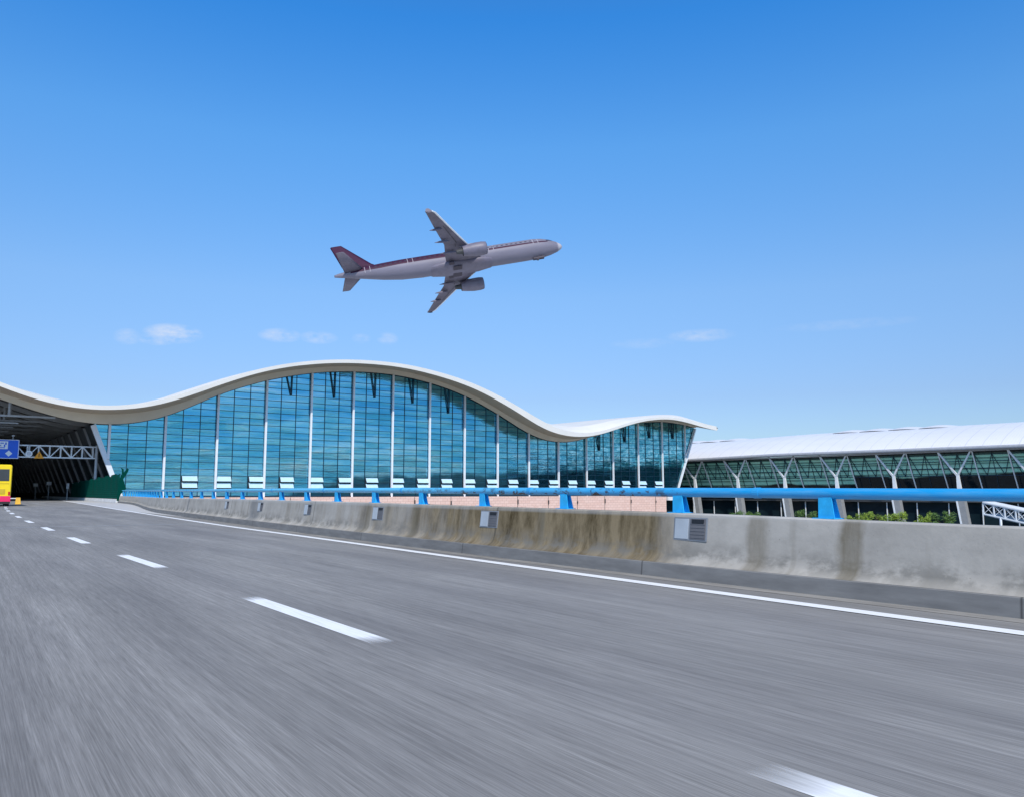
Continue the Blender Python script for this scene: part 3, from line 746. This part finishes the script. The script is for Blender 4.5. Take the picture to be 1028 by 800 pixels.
for i in (1, 8):
    p = A + d_ * (i / 9)
    b = MB(); b.bar(Vector((p.x, p.y, -7)), p - Vector((0, 0, 1.3)), .2, .2); b.build('leg', M['white_metal'], stair)

# ------------------------------------------------------------------ small trees between the barrier and the concourse
def tree(x, y, top, w, mat, label, seed):
    rg = random.Random(seed)
    e = empty('small_tree', (x, y, -7), label, 'tree', 'trees along the foot of the concourse')
    b = MB(); H = top + 7
    b.tube((0, 0, 0), (.1, .05, H * .45), .14, .09, 8); b.tube((.1, .05, H * .45), (0, 0, H * .8), .09, .04, 8)
    for k in range(6):
        a = k * 1.05 + rg.random(); b.tube((.05, 0, H * (.35 + .06 * k)), (math.cos(a) * w * .35, math.sin(a) * w * .35, H * (.55 + .06 * k)), .05, .02, 6)
    b.build('trunk', M['bark'], e, local=True)
    b = MB()
    cl = [(rg.uniform(-.5, .5) * w, rg.uniform(-.5, .5) * w, H * rg.uniform(.42, .93), rg.uniform(.4, .8)) for _ in range(13)]
    for cx, cy, cz, cr in cl:
        for _ in range(190):
            v = Vector((rg.gauss(0, 1), rg.gauss(0, 1), rg.gauss(0, 1))).normalized() * cr * rg.uniform(.3, 1.05)
            p = Vector((cx, cy, cz)) + v; s_ = rg.uniform(.08, .17)
            a = Vector((rg.gauss(0, 1), rg.gauss(0, 1), rg.gauss(0, 1))).normalized(); c = a.orthogonal().normalized()
            b.quad(p - a * s_ , p - c * s_ * .5, p + a * s_, p + c * s_ * .5)
    b.build('crown', mat, e, local=True)
def px_at(x, D): return (x - 514) / 820.4 * D
for i, (x, D, yy, w, mk, lab) in enumerate([
    (738, 150, 512, 2.4, 'leafdark', 'sparse dark green small tree nearest the glass terminal, left of the row'),
    (757, 150, 510, 2.2, 'leafdark', 'dark green small tree second from the left by the concourse'),
    (806, 145, 509, 3.6, 'leafdark', 'dark green tree between two concourse piers left of the wide blue post'),
    (860, 140, 512, 3.0, 'leaf', 'bright green bushy tree just right of the wide blue post'),
    (878, 138, 509, 3.2, 'leaf', 'tall bright green tree between concourse piers near the middle of the row'),
    (901, 138, 511, 2.2, 'leaf', 'narrow bright green tree right beside a concourse pier'),
    (927, 136, 513, 2.4, 'leaf', 'low yellowish green tree left of the darker tree at the row end'),
    (945, 134, 510, 3.6, 'leafdark', 'wide dark green tree at the right end of the row'),
    ]):
    tree(px_at(x, D), D, CAMH - (yy + 1.5 - 494) / 820.4 * D, w, M[mk], lab, 40 + i)

# ------------------------------------------------------------------ gantry over the road with blue sign
GS = 155.8
gb = RD(GS, 18.95, 0)
gan = empty('sign_gantry', gb, 'silver lattice gantry spanning the road in front of the dark hall', 'gantry')
b = MB(); b.tube(gb, gb + Vector((0, 0, 9.4)), .24, n=12); b.build('post', M['grey_metal'], gan, smooth=False)
b = MB(); q = RD(GS, -14.5, 0); b.tube(q, q + Vector((0, 0, 9.4)), .24, n=12); b.build('post', M['grey_metal'], gan)
b = MB(); zt, zb = 9.15, 7.22
for oo in (0, 1.15):
    for z in (zt, zb): b.bar(RD(GS + oo, 19.2, z), RD(GS + oo, -14.5, z), .17, .17)
    n = 20; L0, L1 = 18.4, -14.0
    for i in range(n + 1):
        l = L0 + (L1 - L0) * i / n; b.bar(RD(GS + oo, l, zb), RD(GS + oo, l, zt), .11, .11)
        if i < n:
            l2 = L0 + (L1 - L0) * (i + 1) / n
            if i % 2: b.bar(RD(GS + oo, l, zt), RD(GS + oo, l2, zb), .11, .11)
            else: b.bar(RD(GS + oo, l, zb), RD(GS + oo, l2, zt), .11, .11)
for i in range(0, n + 1, 2):
    l = L0 + (L1 - L0) * i / n
    for z in (zt, zb): b.bar(RD(GS, l, z), RD(GS + 1.15, l, z), .08, .08)
b.build('truss', M['white_metal'], gan)

sg = empty('direction_sign', RD(GS - .5, 2, 8.4), 'blue direction sign with white panel and arrow hung on the gantry', 'road sign')
def SGP(l, z, d=0): return RD(GS - .4 - d, l, z)
lr = 7.45; zc = 8.42
b = MB(); b.box(SGP(lr - 5.3, zc), (10.6, .12, 3.08), RL, RS); b.build('board', M['sign_blue'], sg)
b = MB()
for z in (zc - 1.49, zc + 1.49): b.box(SGP(lr - 5.3, z, .08), (10.5, .02, .08), RL, RS)
for l in (lr - .08, lr - 10.5): b.box(SGP(l, zc, .08), (.08, .02, 2.9), RL, RS)
b.build('border', M['sign_white'], sg)
b = MB(); b.box(SGP(lr - 2.45, zc + .62, .08), (1.75, .02, 1.25), RL, RS); b.box(SGP(lr - 6.6, zc + .5, .08), (3.3, .02, .9), RL, RS); b.build('white_panel', M['sign_white'], sg)
b = MB()
for k, (dx, dz, w, h_) in enumerate([(-.55, .32, .36, .14), (.05, .32, .5, .14), (.58, .25, .2, .36), (-.4, -.05, .6, .14), (.4, -.1, .18, .4), (.0, -.4, .9, .1)]):
    b.box(SGP(lr - 2.45 + dx, zc + .62 + dz, .10), (w, .02, h_), RL, RS)
b.build('legend', M['sign_blue'], sg)
b = MB(); c = SGP(lr - 1.4, zc - .72, .09); X = RL; Z = Vector((0, 0, 1))
b.add([c + X * .5, c + Z * .5, c - X * .5, c - Z * .5], [(0, 1, 2, 3)]); b.build('arrow', M['sign_white'], sg)
for l in (lr - .95, lr - 3.8, lr - 6.8):
    b = MB(); b.bar(SGP(l, zc + 1.5, .0), SGP(l, zc + 2.3, .3), .08, .08); b.box(SGP(l, zc + 2.15, .5), (.38, .42, .18), RL, RS); b.build('sign_lamp', M['grey_metal'], sg)
rs = empty('round_sign', RD(GS - .4, 8.9, 7.6), 'round white sign hanging on the gantry beside the orange triangle', 'road sign')
c = RD(GS - .35, 8.9, 7.75)
b = MB(); b.disc(c, .50, RS, .05); b.build('plate', M['sign_white'], rs)
b = MB(); b.disc(c - RS * .03, .34, RS, .01); b.build('face', plain('sign_face_grey', (.55, .56, .6), .5), rs)
b = MB(); b.bar(c + Vector((0, 0, .45)), c + Vector((0, 0, 1.45)), .26, .05, up=RS); b.build('hanger', M['grey_metal'], rs)
ws = empty('warning_sign', RD(GS - .4, 10.3, 7.3), 'orange triangular warning sign mounted low on the gantry truss', 'road sign')
c = RD(GS - .4, 10.35, 7.0)
b = MB(); tri = [c + RL * .72, c + Vector((0, 0, 1.2)), c - RL * .72]; b.add(tri + [p + RS * .05 for p in tri], [(0, 1, 2), (5, 4, 3), (0, 3, 4, 1), (1, 4, 5, 2), (2, 5, 3, 0)]); b.build('plate', M['orange'], ws)
c2 = c + Vector((0, 0, .2)) - RS * .01
b = MB(); b.box(c2 + Vector((0, 0, .4)), (.12, .01, .4), RL, RS); b.box(c2 + Vector((0, 0, .1)), (.13, .01, .12), RL, RS); b.build('symbol', M['black'], ws)

# ------------------------------------------------------------------ bus
bus = empty('city_bus', RD(98.5, 3.0, 0), 'tall yellow bus with a bright pink lower band driving away at the left edge', 'bus')
bx = RD(98.5, 4.27, 0); BW = 2.55; BL = 11.5; BH = 4.25
def BP(a, l, z): return bx + RS * a + RL * (-l) + Vector((0, 0, z))      # a forward, l to the left from the right side
def rounded(a, z0, z1, inset=0, r=.22):
    P = []
    for (cl, cz, a0) in ((BW - inset - r, z1 - r, 0), (inset + r, z1 - r, 90)):
        for k in range(5):
            t = R(a0 + 22.5 * k); P.append(BP(a, cl + r * math.cos(t), cz + r * math.sin(t)))
    P += [BP(a, inset, z0), BP(a, BW - inset, z0)]
    return P
b = MB(); b.loft([rounded(-.0, 1.05, BH - .08, .07), rounded(.10, 1.05, BH, .0), rounded(BL - .1, 1.05, BH, 0), rounded(BL, 1.05, BH - .1, .08)]); b.build('body', M['yellow'], bus)
b = MB()
for (a0, a1) in ((.0, 1.7), (2.9, BL - 2.8), (BL - 1.6, BL)): b.hexa([BP(a0, 0, .32), BP(a1, 0, .32), BP(a1, BW, .32), BP(a0, BW, .32)], [BP(a0, 0, 1.05), BP(a1, 0, 1.05), BP(a1, BW, 1.05), BP(a0, BW, 1.05)])
b.hexa([BP(0.02, .35, .45), BP(BL, .35, .45), BP(BL, BW - .35, .45), BP(.02, BW - .35, .45)], [BP(.02, .35, 1.04), BP(BL, .35, 1.04), BP(BL, BW - .35, 1.04), BP(.02, BW - .35, 1.04)])
b.build('skirt', M['pinkpaint'], bus, bevel=.03)
b = MB(); b.hexa([BP(-.03, .22, 2.58), BP(-.03, BW - .22, 2.58), BP(.03, BW - .22, 2.58), BP(.03, .22, 2.58)], [BP(-.02, .25, 3.78), BP(-.02, BW - .25, 3.78), BP(.04, BW - .25, 3.78), BP(.04, .25, 3.78)]); b.build('rear_window', M['busglass'], bus)
b = MB(); b.box(BP(-.02, BW / 2, 2.32), (.03, BW - .4, .04), RS, RL); b.box(BP(-.02, BW / 2, 1.5), (.03, 1.5, .5), RS, RL, mi=0); b.build('engine_cover', plain('louvre', (.55, .38, .02), .5), bus)
for l in (.16, BW - .16):
    b = MB(); b.box(BP(-.03, l, 1.32), (.06, .17, .34), RS, RL); b.build('tail_lamp', M['redlamp'], bus)
b = MB(); b.box(BP(-.05, BW / 2, .36), (.16, BW - .1, .24), RS, RL); b.build('bumper', M['black'], bus)
for side_l, s_ in ((-.01, 0), (BW + .01, 1)):
    b = MB()
    for i in range(7): b.box(BP(1.3 + 1.45 * i, side_l, 3.1), (1.3, .03, 1.15), RS, RL)
    b.build('side_window', M['busglass'], bus)
for a in (2.3, BL - 2.2):
    for l in (.16, BW - .16):
        b = MB(); b.tube(BP(a, l - .14, .5), BP(a, l + .14, .5), .5, n=24); w = b.build('wheel', M['black'], bus)
        b = MB(); b.tube(BP(a, l - .15, .5), BP(a, l + .15, .5), .27, n=18); b.build('rim', M['grey_metal'], bus)

# yellow water barrier with white arm beside the bus
yb = empty('traffic_barrier', RD(114.5, 5.9, 0), 'small yellow road barrier with a pale rail just right of the bus', 'road barrier')
c = RD(114.5, 5.75, 0)
b = MB(); b.hexa([c + RL * .3 + RS * .3, c - RL * .3 + RS * .3, c - RL * .3 - RS * .3, c + RL * .3 - RS * .3], [c + RL * .22 + RS * .12 + Vector((0, 0, .8)), c - RL * .22 + RS * .12 + Vector((0, 0, .8)), c - RL * .22 - RS * .12 + Vector((0, 0, .8)), c + RL * .22 - RS * .12 + Vector((0, 0, .8))]); b.build('block', plain('barrier_yellow', (.75, .42, .03), .5), yb, bevel=.03)
b = MB(); b.bar(c + Vector((0, 0, .7)), c - RL * 2.6 + Vector((0, 0, .7)), .1, .12); b.bar(c - RL * 2.5, c - RL * 2.5 + Vector((0, 0, .85)), .1, .1); b.build('rail', M['white'], yb)

# ------------------------------------------------------------------ low white kerb wall, green hoarding, posts under the canopy
kw = MB(); 
for s0 in frange(124, 330, 6.2)[:-1]:
    kw.hexa([RD(s0, 17.75, 0), RD(s0 + 6.1, 17.75, 0), RD(s0 + 6.1, 18.1, 0), RD(s0, 18.1, 0)], [RD(s0, 17.8, .5), RD(s0 + 6.1, 17.8, .5), RD(s0 + 6.1, 18.05, .5), RD(s0, 18.05, .5)])
tag(kw.build('kerb_wall', M['white'], bevel=.02), 'low white kerb wall running under the canopy past the green hoarding', 'low wall')
fence = empty('hoarding_fence', RD(140, 17.9, 0), 'dark green mesh hoarding with a torn flap beside the raking glass wall', 'fence')
FP0 = (122.9, 17.95, 3.75); b = MB(); S = frange(122.9, 181, 1.5); prof = []
for i, s in enumerate(S):
    top = 3.95 - (s - 122.9) / 58 * .75 + .12 * math.sin(s * 1.9) + .1 * math.sin(s * .8); wob = .12 * math.sin(s * 1.3)
    prof.append([RD(s, 17.93 + wob * k / 3, .55 + (top - .55) * k / 3) for k in range(4)])
b.loft(prof, closed=False, caps=False, uvs=[(s, 1.2 * k) for s in S for k in range(4)]); b.build('mesh_panel', M['mesh'], fence)
b = MB(); c = RD(122.9, 17.95, 0)
P = [c + RL * .1 + Vector((0, 0, 3.7)), c + RL * .6 + Vector((0, 0, 4.3)), c + RL * .9 + Vector((0, 0, 4.75)), c + RL * 1.1 + Vector((0, 0, 4.6)), c + RL * 1.0 + Vector((0, 0, 4.2)), c + RL * .45 + Vector((0, 0, 3.2)), c + RL * .9 + Vector((0, 0, 1.9)), c + RL * .25 + Vector((0, 0, 1.2)), c + RL * .0 + Vector((0, 0, .2)), c - RL * .25 + Vector((0, 0, .3)), c - RL * .1 + Vector((0, 0, 2.5))]
b.add(P, [tuple(range(len(P)))]); P2 = [c + RL * .25 + Vector((0, 0, 3.9)), c + RL * .2 + Vector((0, 0, 4.5)), c + RL * .05 + Vector((0, 0, 4.8)), c + RL * .45 + Vector((0, 0, 4.6)), c + RL * .5 + Vector((0, 0, 4.0))]; b.add(P2, [tuple(range(len(P2)))])
b.build('torn_flap', M['mesh'], fence)
for s in (123, 134, 145, 157, 169, 181):
    b = MB(); b.tube(RD(s, 18.02, 0), RD(s, 18.02, 3.4), .06, n=8); b.build('pole', M['slate'], fence)
for (s, l, h_, lab) in ((171, 16.3, 3.0, 'white post standing before the green hoarding under the canopy'), (196, 15.2, 3.6, 'pale sign post with square head deep under the canopy, right of the pair'), (214, 14.0, 3.4, 'pale sign post with square head deep under the canopy, left of the pair')):
    e = empty('sign_post', RD(s, l, 0), lab, 'sign post', 'sign posts under the canopy')
    b = MB(); b.tube((0, 0, 0), (0, 0, h_), .1, n=8); b.build('pole', M['grey_metal'], e, local=True)
    if h_ > 3.2:
        b = MB(); b.box(Vector((0, 0, h_ - .3)) - RS * .12, (.9, .06, .7), RL, RS); b.build('plate', M['white'], e, local=True)
    else:
        b = MB(); b.box(Vector((0, 0, h_ - .4)) - RS * .12, (.45, .06, 1.0), RL, RS); b.build('plate', M['white'], e, local=True)

# ------------------------------------------------------------------ airliner
def mat_fuse():
    t = NT('airliner_paint'); v = t.coord('Object'); x = t.sep(v)
    white = (.19, .185, .235)  # white paint toned to lavender grey, haze put into the colour
    # stripe: thin under the windows in front, swelling to the whole crown aft
    xn = t.math('DIVIDE', t.math('MULTIPLY', x[0], -1), 44.5)
    lo = t.ramp(xn, [(0.0, .60), (.08, .53), (.5, .50), (.8, .54), (.9, .62), (1.0, .68)])
    hi = t.ramp(xn, [(0.0, .615), (.10, .605), (.38, .615), (.45, .75), (.55, 1.0), (.9, 1.0)])
    zn = t.math('ADD', t.math('DIVIDE', x[2], 4.2), .5)
    a = t.math('GREATER_THAN', zn, lo); b_ = t.math('LESS_THAN', zn, hi); xs = t.math('GREATER_THAN', xn, .06); xe = t.math('LESS_THAN', xn, .93)
    m = t.math('MULTIPLY', t.math('MULTIPLY', a, b_), t.math('MULTIPLY', xs, xe))
    c = t.mix(m, white, (.045, .011, .036))  # burgundy muted towards mauve, haze put into the colour
    # cabin windows
    for d0 in (-5.2, -14.2, -30.0, -38.2):      # door outlines
        dd = t.math('ABSOLUTE', t.math('SUBTRACT', t.math('ABSOLUTE', t.math('SUBTRACT', x[0], d0)), .5))
        dm_ = t.math('MULTIPLY', t.math('LESS_THAN', dd, .06), t.math('MULTIPLY', t.math('GREATER_THAN', zn, .50), t.math('LESS_THAN', zn, .86)))
        c = t.mix(t.math('MULTIPLY', dm_, .6), c, (.5, .48, .52))
    fx = t.math('ABSOLUTE', t.math('SUBTRACT', t.math('FRACT', t.math('DIVIDE', x[0], .95)), .5))
    wz = t.math('LESS_THAN', t.math('ABSOLUTE', t.math('SUBTRACT', zn, .69)), .03)
    wx = t.math('LESS_THAN', fx, .24)
    wr = t.math('MULTIPLY', t.math('GREATER_THAN', xn, .12), t.math('LESS_THAN', xn, .84))
    c = t.mix(t.math('MULTIPLY', t.math('MULTIPLY', wz, wx), wr), c, (.04, .04, .06))
    # cockpit glazing
    cz = t.math('MULTIPLY', t.math('GREATER_THAN', zn, .62), t.math('LESS_THAN', zn, .74)); cx = t.math('MULTIPLY', t.math('GREATER_THAN', xn, .035), t.math('LESS_THAN', xn, .065))
    c = t.mix(t.math('MULTIPLY', cz, cx), c, (.03, .03, .05))
    c = t.mix(t.ramp(xn, [(0.0, 1.0), (.012, 1.0), (.018, 0.0)]), c, (.45, .44, .47))  # paler nose tip, a highlight painted into the colour
    soil = t.noise(t.coord('Object', (.25, 1, 1)), 1.2, 5, .6)
    c = t.mix(1.0, c, t.mix(soil, (.78, .78, .80), (1.1, 1.08, 1.1)), 'MULTIPLY')
    t.set(color=c, rough=.5, spec=.25); return t.m
M['fuse'] = mat_fuse()
M['wing'] = plain('wing_grey', (.125, .115, .155), .6, var=.28, scale=.5)
M['nacelle'] = plain('nacelle_grey', (.15, .14, .19), .5, var=.15, scale=.8)
M['fin'] = plain('fin_burgundy', (.045, .012, .040), .6, var=.1, spec=.15)
M['gear'] = plain('gear_bay', (.05, .042, .06), .7)
M['stab'] = plain('stab_grey', (.13, .12, .165), .6, var=.1)
pl = empty('airliner', (14.3, 235.6, 74.5), 'white twin engine airliner with burgundy stripe and tail climbing in the sky', 'airplane')
pl.scale = (1.5, 1.5, 1.5)        # wide-body size, well beyond the terminal roof
pl.rotation_euler = (R(-20.738), R(-11.761), R(9.351))     # body: +x nose, +y port, +z up
prof = [(.35, .05, -.35), (.05, .50, -.32), (-.8, .98, -.25), (-2.2, 1.48, -.12), (-3.8, 1.82, -.03), (-5.5, 1.96, 0), (-7.5, 1.98, 0), (-28, 1.98, 0), (-32, 1.86, .12), (-35.5, 1.55, .36), (-38.5, 1.15, .62), (-41.5, .72, .84), (-43.6, .40, .92), (-44.5, .20, .93)]
b = MB(); rings = []
for i in range(len(prof) - 1):
    for k in range(3 if abs(prof[i][0] - prof[i + 1][0]) < 5 else 6):
        n_ = 3 if abs(prof[i][0] - prof[i + 1][0]) < 5 else 6; u = k / n_
        rings.append([prof[i][j] * (1 - u) + prof[i + 1][j] * u for j in range(3)])
rings.append(prof[-1])
b.loft([[Vector((x, r * math.cos(2 * math.pi * k / 32), zc + 1.04 * r * math.sin(2 * math.pi * k / 32))) for k in range(32)] for x, r, zc in rings]); b.build('fuselage', M['fuse'], pl, local=True, smooth=True)
b = MB()   # belly fairing
b.loft([[Vector((x, w * math.cos(2 * math.pi * k / 20), -1.35 + h_ * math.sin(2 * math.pi * k / 20))) for k in range(20)] for x, w, h_ in ((-13.2, .3, .2), (-14.5, 1.5, .75), (-17, 2.05, .98), (-23.5, 2.1, 1.0), (-26, 1.6, .8), (-28, .3, .25))]); b.build('belly_fairing', M['nacelle'], pl, local=True, smooth=True)
def foil(xle, y, z, c, th, n=10):
    P = []
    for k in range(n + 1):
        u = k / n; P.append(Vector((xle - c * u, y, z + th * c * 2.2 * math.sqrt(u) * (1 - u) * .55)))
    for k in range(n - 1, 0, -1):
        u = k / n; P.append(Vector((xle - c * u, y, z - th * c * 2.2 * math.sqrt(u) * (1 - u) * .38)))
    return P
for sg_ in (-1, 1):
    b = MB(); secs = [(-16.0, 1.2, -1.15, 7.2, .13), (-17.4, 3.2, -.98, 6.1, .13), (-19.6, 6.6, -.6, 4.05, .12), (-22.7, 11.6, -.35, 2.75, .11), (-25.2, 15.75, -.12, 1.65, .10), (-25.8, 16.2, -.08, 1.25, .08)]
    b.loft([foil(x, sg_ * y, z, c, th) for x, y, z, c, th in secs]); wg = b.build('wing', M['wing'], pl, local=True, smooth=True)
    es = wg.modifiers.new('e', 'EDGE_SPLIT'); es.split_angle = R(50)
    b = MB(); b.loft([foil(x + .10, sg_ * y, z, .55, .42, 4) for x, y, z, c, th in secs[1:]]); b.build('leading_edge', M['white_metal'], wg, local=True, smooth=True)  # white colour paints the highlight along the leading edge
    for (xa, ya, za, L) in ((-21.4, 5.0, -1.25, 3.0), (-22.7, 8.2, -.98, 2.6), (-24.1, 11.5, -.62, 2.1)):
        b = MB(); b.loft([[Vector((xa - L * u, sg_ * ya + .2 * w * math.cos(2 * math.pi * k / 8), za + .3 * w * math.sin(2 * math.pi * k / 8))) for k in range(8)] for u, w in ((0, .1), (.2, .8), (.5, 1), (.85, .6), (1.1, .1))])
        b.build('flap_fairing', M['stab'], wg, local=True, smooth=True)
    b = MB()
    for (ya, yb_, x0, x1) in ((3.0, 6.5, -22.25, -22.3), (7.0, 12.0, -22.3, -24.6)):
        b.quad(Vector((x0 + .9, sg_ * ya, -1.16 + (ya) * .045)), Vector((x1 + .7, sg_ * yb_, -1.16 + yb_ * .055)), Vector((x1 + .78, sg_ * yb_, -1.16 + yb_ * .055)), Vector((x0 + 1.0, sg_ * ya, -1.16 + ya * .045)))
    b.build('flap_gap', M['dark'], wg, local=True)
    b = MB(); b.loft([foil(x, sg_ * y, z, c, .1, 4) for x, y, z, c in ((-26.0, 16.15, -.35, .5), (-25.8, 16.25, -.1, 1.2), (-26.3, 16.35, .4, .5))]); b.build('wingtip_fence', M['stab'], wg, local=True)
    # engine
    b = MB(); cy, cz = sg_ * 5.75, -2.05
    np_ = [(-18.7, 1.0), (-18.05, 1.12), (-18.2, 1.2), (-18.9, 1.30), (-20.2, 1.28), (-21.6, 1.08), (-22.6, .90)]
    b.loft([[Vector((x + 2.2, cy + r * math.cos(2 * math.pi * k / 24), cz + r * math.sin(2 * math.pi * k / 24))) for k in range(24)] for x, r in np_], caps=False); en = b.build('engine', M['nacelle'], pl, local=True, smooth=True)
    b = MB(); b.tube((-16.5, cy, cz), (-16.45, cy, cz), 1.02, n=24); b.build('intake_fan', M['dark'], en, local=True)
    b = MB(); b.tube((-19.6, cy, cz), (-21.6, cy, cz), .70, .38, n=16); b.build('exhaust_cone', M['slate'], en, local=True)
    b = MB(); b.hexa([Vector((-17.0, cy - .16, cz + 1.1)), Vector((-17.0, cy + .16, cz + 1.1)), Vector((-19.6, cy + .16, cz + .5)), Vector((-19.6, cy - .16, cz + .5))], [Vector((-18.4, cy - .16, cz + 1.45)), Vector((-18.4, cy + .16, cz + 1.45)), Vector((-21.0, cy + .16, cz + 1.3)), Vector((-21.0, cy - .16, cz + 1.3))]); b.build('pylon', M['nacelle'], en, local=True)
    b = MB(); b.loft([foil(x, sg_ * y, z, c, .1, 6) for x, y, z, c in ((-38.6, .5, .95, 3.9), (-42.0, 6.2, 1.55, 1.5))]); b.build('tailplane', M['stab'], pl, local=True, smooth=True)
b = MB(); 
def vfoil(xle, z, c, th):
    return [Vector((p.x, p.z, z)) for p in foil(xle, 0, 0, c, th, 8)]
b.loft([vfoil(-35.2, 1.3, 7.0, .06), vfoil(-37.2, 2.6, 5.6, .09), vfoil(-42.0, 7.6, 2.3, .09), vfoil(-42.2, 7.8, 1.9, .06)]); b.build('tail_fin', M['fin'], pl, local=True, smooth=True)
b = MB(); b.box((-5.0, 0, -2.15), (2.2, .6, .5)); b.tube((-5.2, .2, -2.35), (-5.2, -.2, -2.35), .3, n=14); b.build('nose_gear', M['gear'], pl, local=True)
b = MB(); 
for sy in (-1, 1): b.box((-21.3, sy * 1.1, -2.30), (1.7, 1.2, .06)); b.box((-22.4, sy * 2.2, -1.75), (.9, .8, .25))
b.build('wheel_well', M['gear'], pl, local=True)

# ------------------------------------------------------------------ light and sky
SD = Vector((.10, -.70, .69)).normalized()
elev = math.asin(SD.z); az = math.atan2(SD.x, SD.y)
su = bpy.data.lights.new('sun', 'SUN'); su.energy = 3.9; su.angle = R(.5); su.color = (1, .94, .86)
so = bpy.data.objects.new('sun', su); C.objects.link(so); so.rotation_euler = SD.to_track_quat('Z', 'Y').to_euler(); so.location = (0, 0, 300)

w = bpy.data.worlds.new('World'); bpy.context.scene.world = w; w.use_nodes = True
nt = w.node_tree; bg = nt.nodes['Background']
sky = nt.nodes.new('ShaderNodeTexSky'); sky.sky_type = 'NISHITA'; sky.sun_disc = False; sky.sun_elevation = elev; sky.sun_rotation = az % (2 * math.pi)
sky.air_density = 1.0; sky.dust_density = .6; sky.ozone_density = 2.0
bg.inputs['Strength'].default_value = .12
def wn(ty, **k):
    n = nt.nodes.new(ty)
    for a, v in k.items(): setattr(n, a, v)
    return n
def wmath(op, a, b_=0.0):
    m = wn('ShaderNodeMath', operation=op)
    for i, v in enumerate((a, b_)):
        if hasattr(v, 'is_output'): nt.links.new(v, m.inputs[i])
        else: m.inputs[i].default_value = v
    return m.outputs[0]
tc = wn('ShaderNodeTexCoord'); sx = wn('ShaderNodeSeparateXYZ'); nt.links.new(tc.outputs['Generated'], sx.inputs[0])
# azimuth / elevation of the view direction, for a few small fair-weather clouds low in the sky
azn = wmath('ARCTAN2', sx.outputs[0], sx.outputs[1]); eln = wmath('ARCSINE', sx.outputs[2])
PIT = math.atan(94 / 815)
def ang(px, py):
    a = (px - 514) / 815; v = (400 - py) / 815
    X, Y, Z = a, math.cos(PIT) - math.sin(PIT) * v, math.sin(PIT) + math.cos(PIT) * v
    L = math.sqrt(X * X + Y * Y + Z * Z); return math.atan2(X, Y), math.asin(Z / L)
CL = [(174, 335, 24, 8.5, .62), (156, 341, 16, 5, .4), (128, 338, 11, 7, .3), (281, 337, 19, 6.5, .42), (320, 339, 17, 6, .38), (363, 340, 9, 5, .2), (389, 340, 10, 6, .25), (704, 337, 32, 6, .30), (645, 345, 30, 5, .12), (850, 326, 60, 5, .10)]
ns = wn('ShaderNodeTexNoise'); mp = wn('ShaderNodeMapping'); mp.inputs['Scale'].default_value = (45, 45, 90); nt.links.new(tc.outputs['Generated'], mp.inputs[0]); nt.links.new(mp.outputs[0], ns.inputs['Vector']); ns.inputs['Scale'].default_value = 1; ns.inputs['Detail'].default_value = 7; ns.inputs['Roughness'].default_value = .6
tot = None
for cx, cy, rx, ry, s_ in CL:
    a0, e0 = ang(cx, cy); sx_, sy_ = rx / 815, ry / 815
    u = wmath('DIVIDE', wmath('SUBTRACT', azn, a0), sx_); v = wmath('DIVIDE', wmath('SUBTRACT', eln, e0), sy_)
    d2 = wmath('ADD', wmath('MULTIPLY', u, u), wmath('MULTIPLY', v, v))
    g_ = wmath('MULTIPLY', wmath('MAXIMUM', wmath('SUBTRACT', 1.0, wmath('MULTIPLY', d2, .75)), 0.0), s_)
    tot = g_ if tot is None else wmath('MAXIMUM', tot, g_)
nm = wn('ShaderNodeMapRange'); nt.links.new(ns.outputs['Fac'], nm.inputs[0]); nm.inputs[1].default_value = .34; nm.inputs[2].default_value = .62
cm = wmath('MULTIPLY', tot, nm.outputs[0])
hs = wn('ShaderNodeHueSaturation'); hs.inputs['Saturation'].default_value = 1.0; nt.links.new(sky.outputs[0], hs.inputs['Color'])
tint = wn('ShaderNodeMix', data_type='RGBA', blend_type='MULTIPLY'); tint.inputs[0].default_value = 1; nt.links.new(hs.outputs[0], tint.inputs[6])
cr = wn('ShaderNodeValToRGB'); el_ = cr.color_ramp.elements
GR = [(0.0, (.62, .80, 1.08)), (.114, (.70, .82, 1.08)), (.235, (.86, 1.12, 1.36)), (.40, (.66, 1.34, 1.80)), (.524, (.31, 1.22, 2.0)), (.55, (.36, 1.2, 1.95)), (.70, (1.35, 1.30, 1.25)), (1.0, (1.6, 1.45, 1.25))]
while len(el_) < len(GR): el_.new(.5)
for i, (p, c) in enumerate(GR): el_[i].position = p; el_[i].color = tuple(v / 2.5 for v in c) + (1,)
nt.links.new(sx.outputs[2], cr.inputs[0])
vm = wn('ShaderNodeVectorMath', operation='SCALE'); vm.inputs['Scale'].default_value = 2.5; nt.links.new(cr.outputs[0], vm.inputs[0]); nt.links.new(vm.outputs[0], tint.inputs[7])
cmx = wn('ShaderNodeMix', data_type='RGBA'); nt.links.new(cm, cmx.inputs[0]); nt.links.new(tint.outputs[2], cmx.inputs[6]); cmx.inputs[7].default_value = (7.0, 7.1, 7.6, 1)
nt.links.new(cmx.outputs[2], bg.inputs['Color'])

# ------------------------------------------------------------------ camera
cd = bpy.data.cameras.new('camera'); cam = bpy.data.objects.new('camera', cd); C.objects.link(cam)
cd.sensor_width = 36; cd.lens = 36 * 815 / 1028; cd.clip_end = 9000; cd.clip_start = .05
cam.location = (0, 0, CAMH); cam.rotation_euler = (R(90) + PIT, 0, 0)
sc = bpy.context.scene; sc.camera = cam
sc.view_settings.view_transform = 'Standard'; sc.view_settings.look = 'None'; sc.view_settings.exposure = 0; sc.view_settings.gamma = 1
sc.render.resolution_x = 1024; sc.render.resolution_y = 796
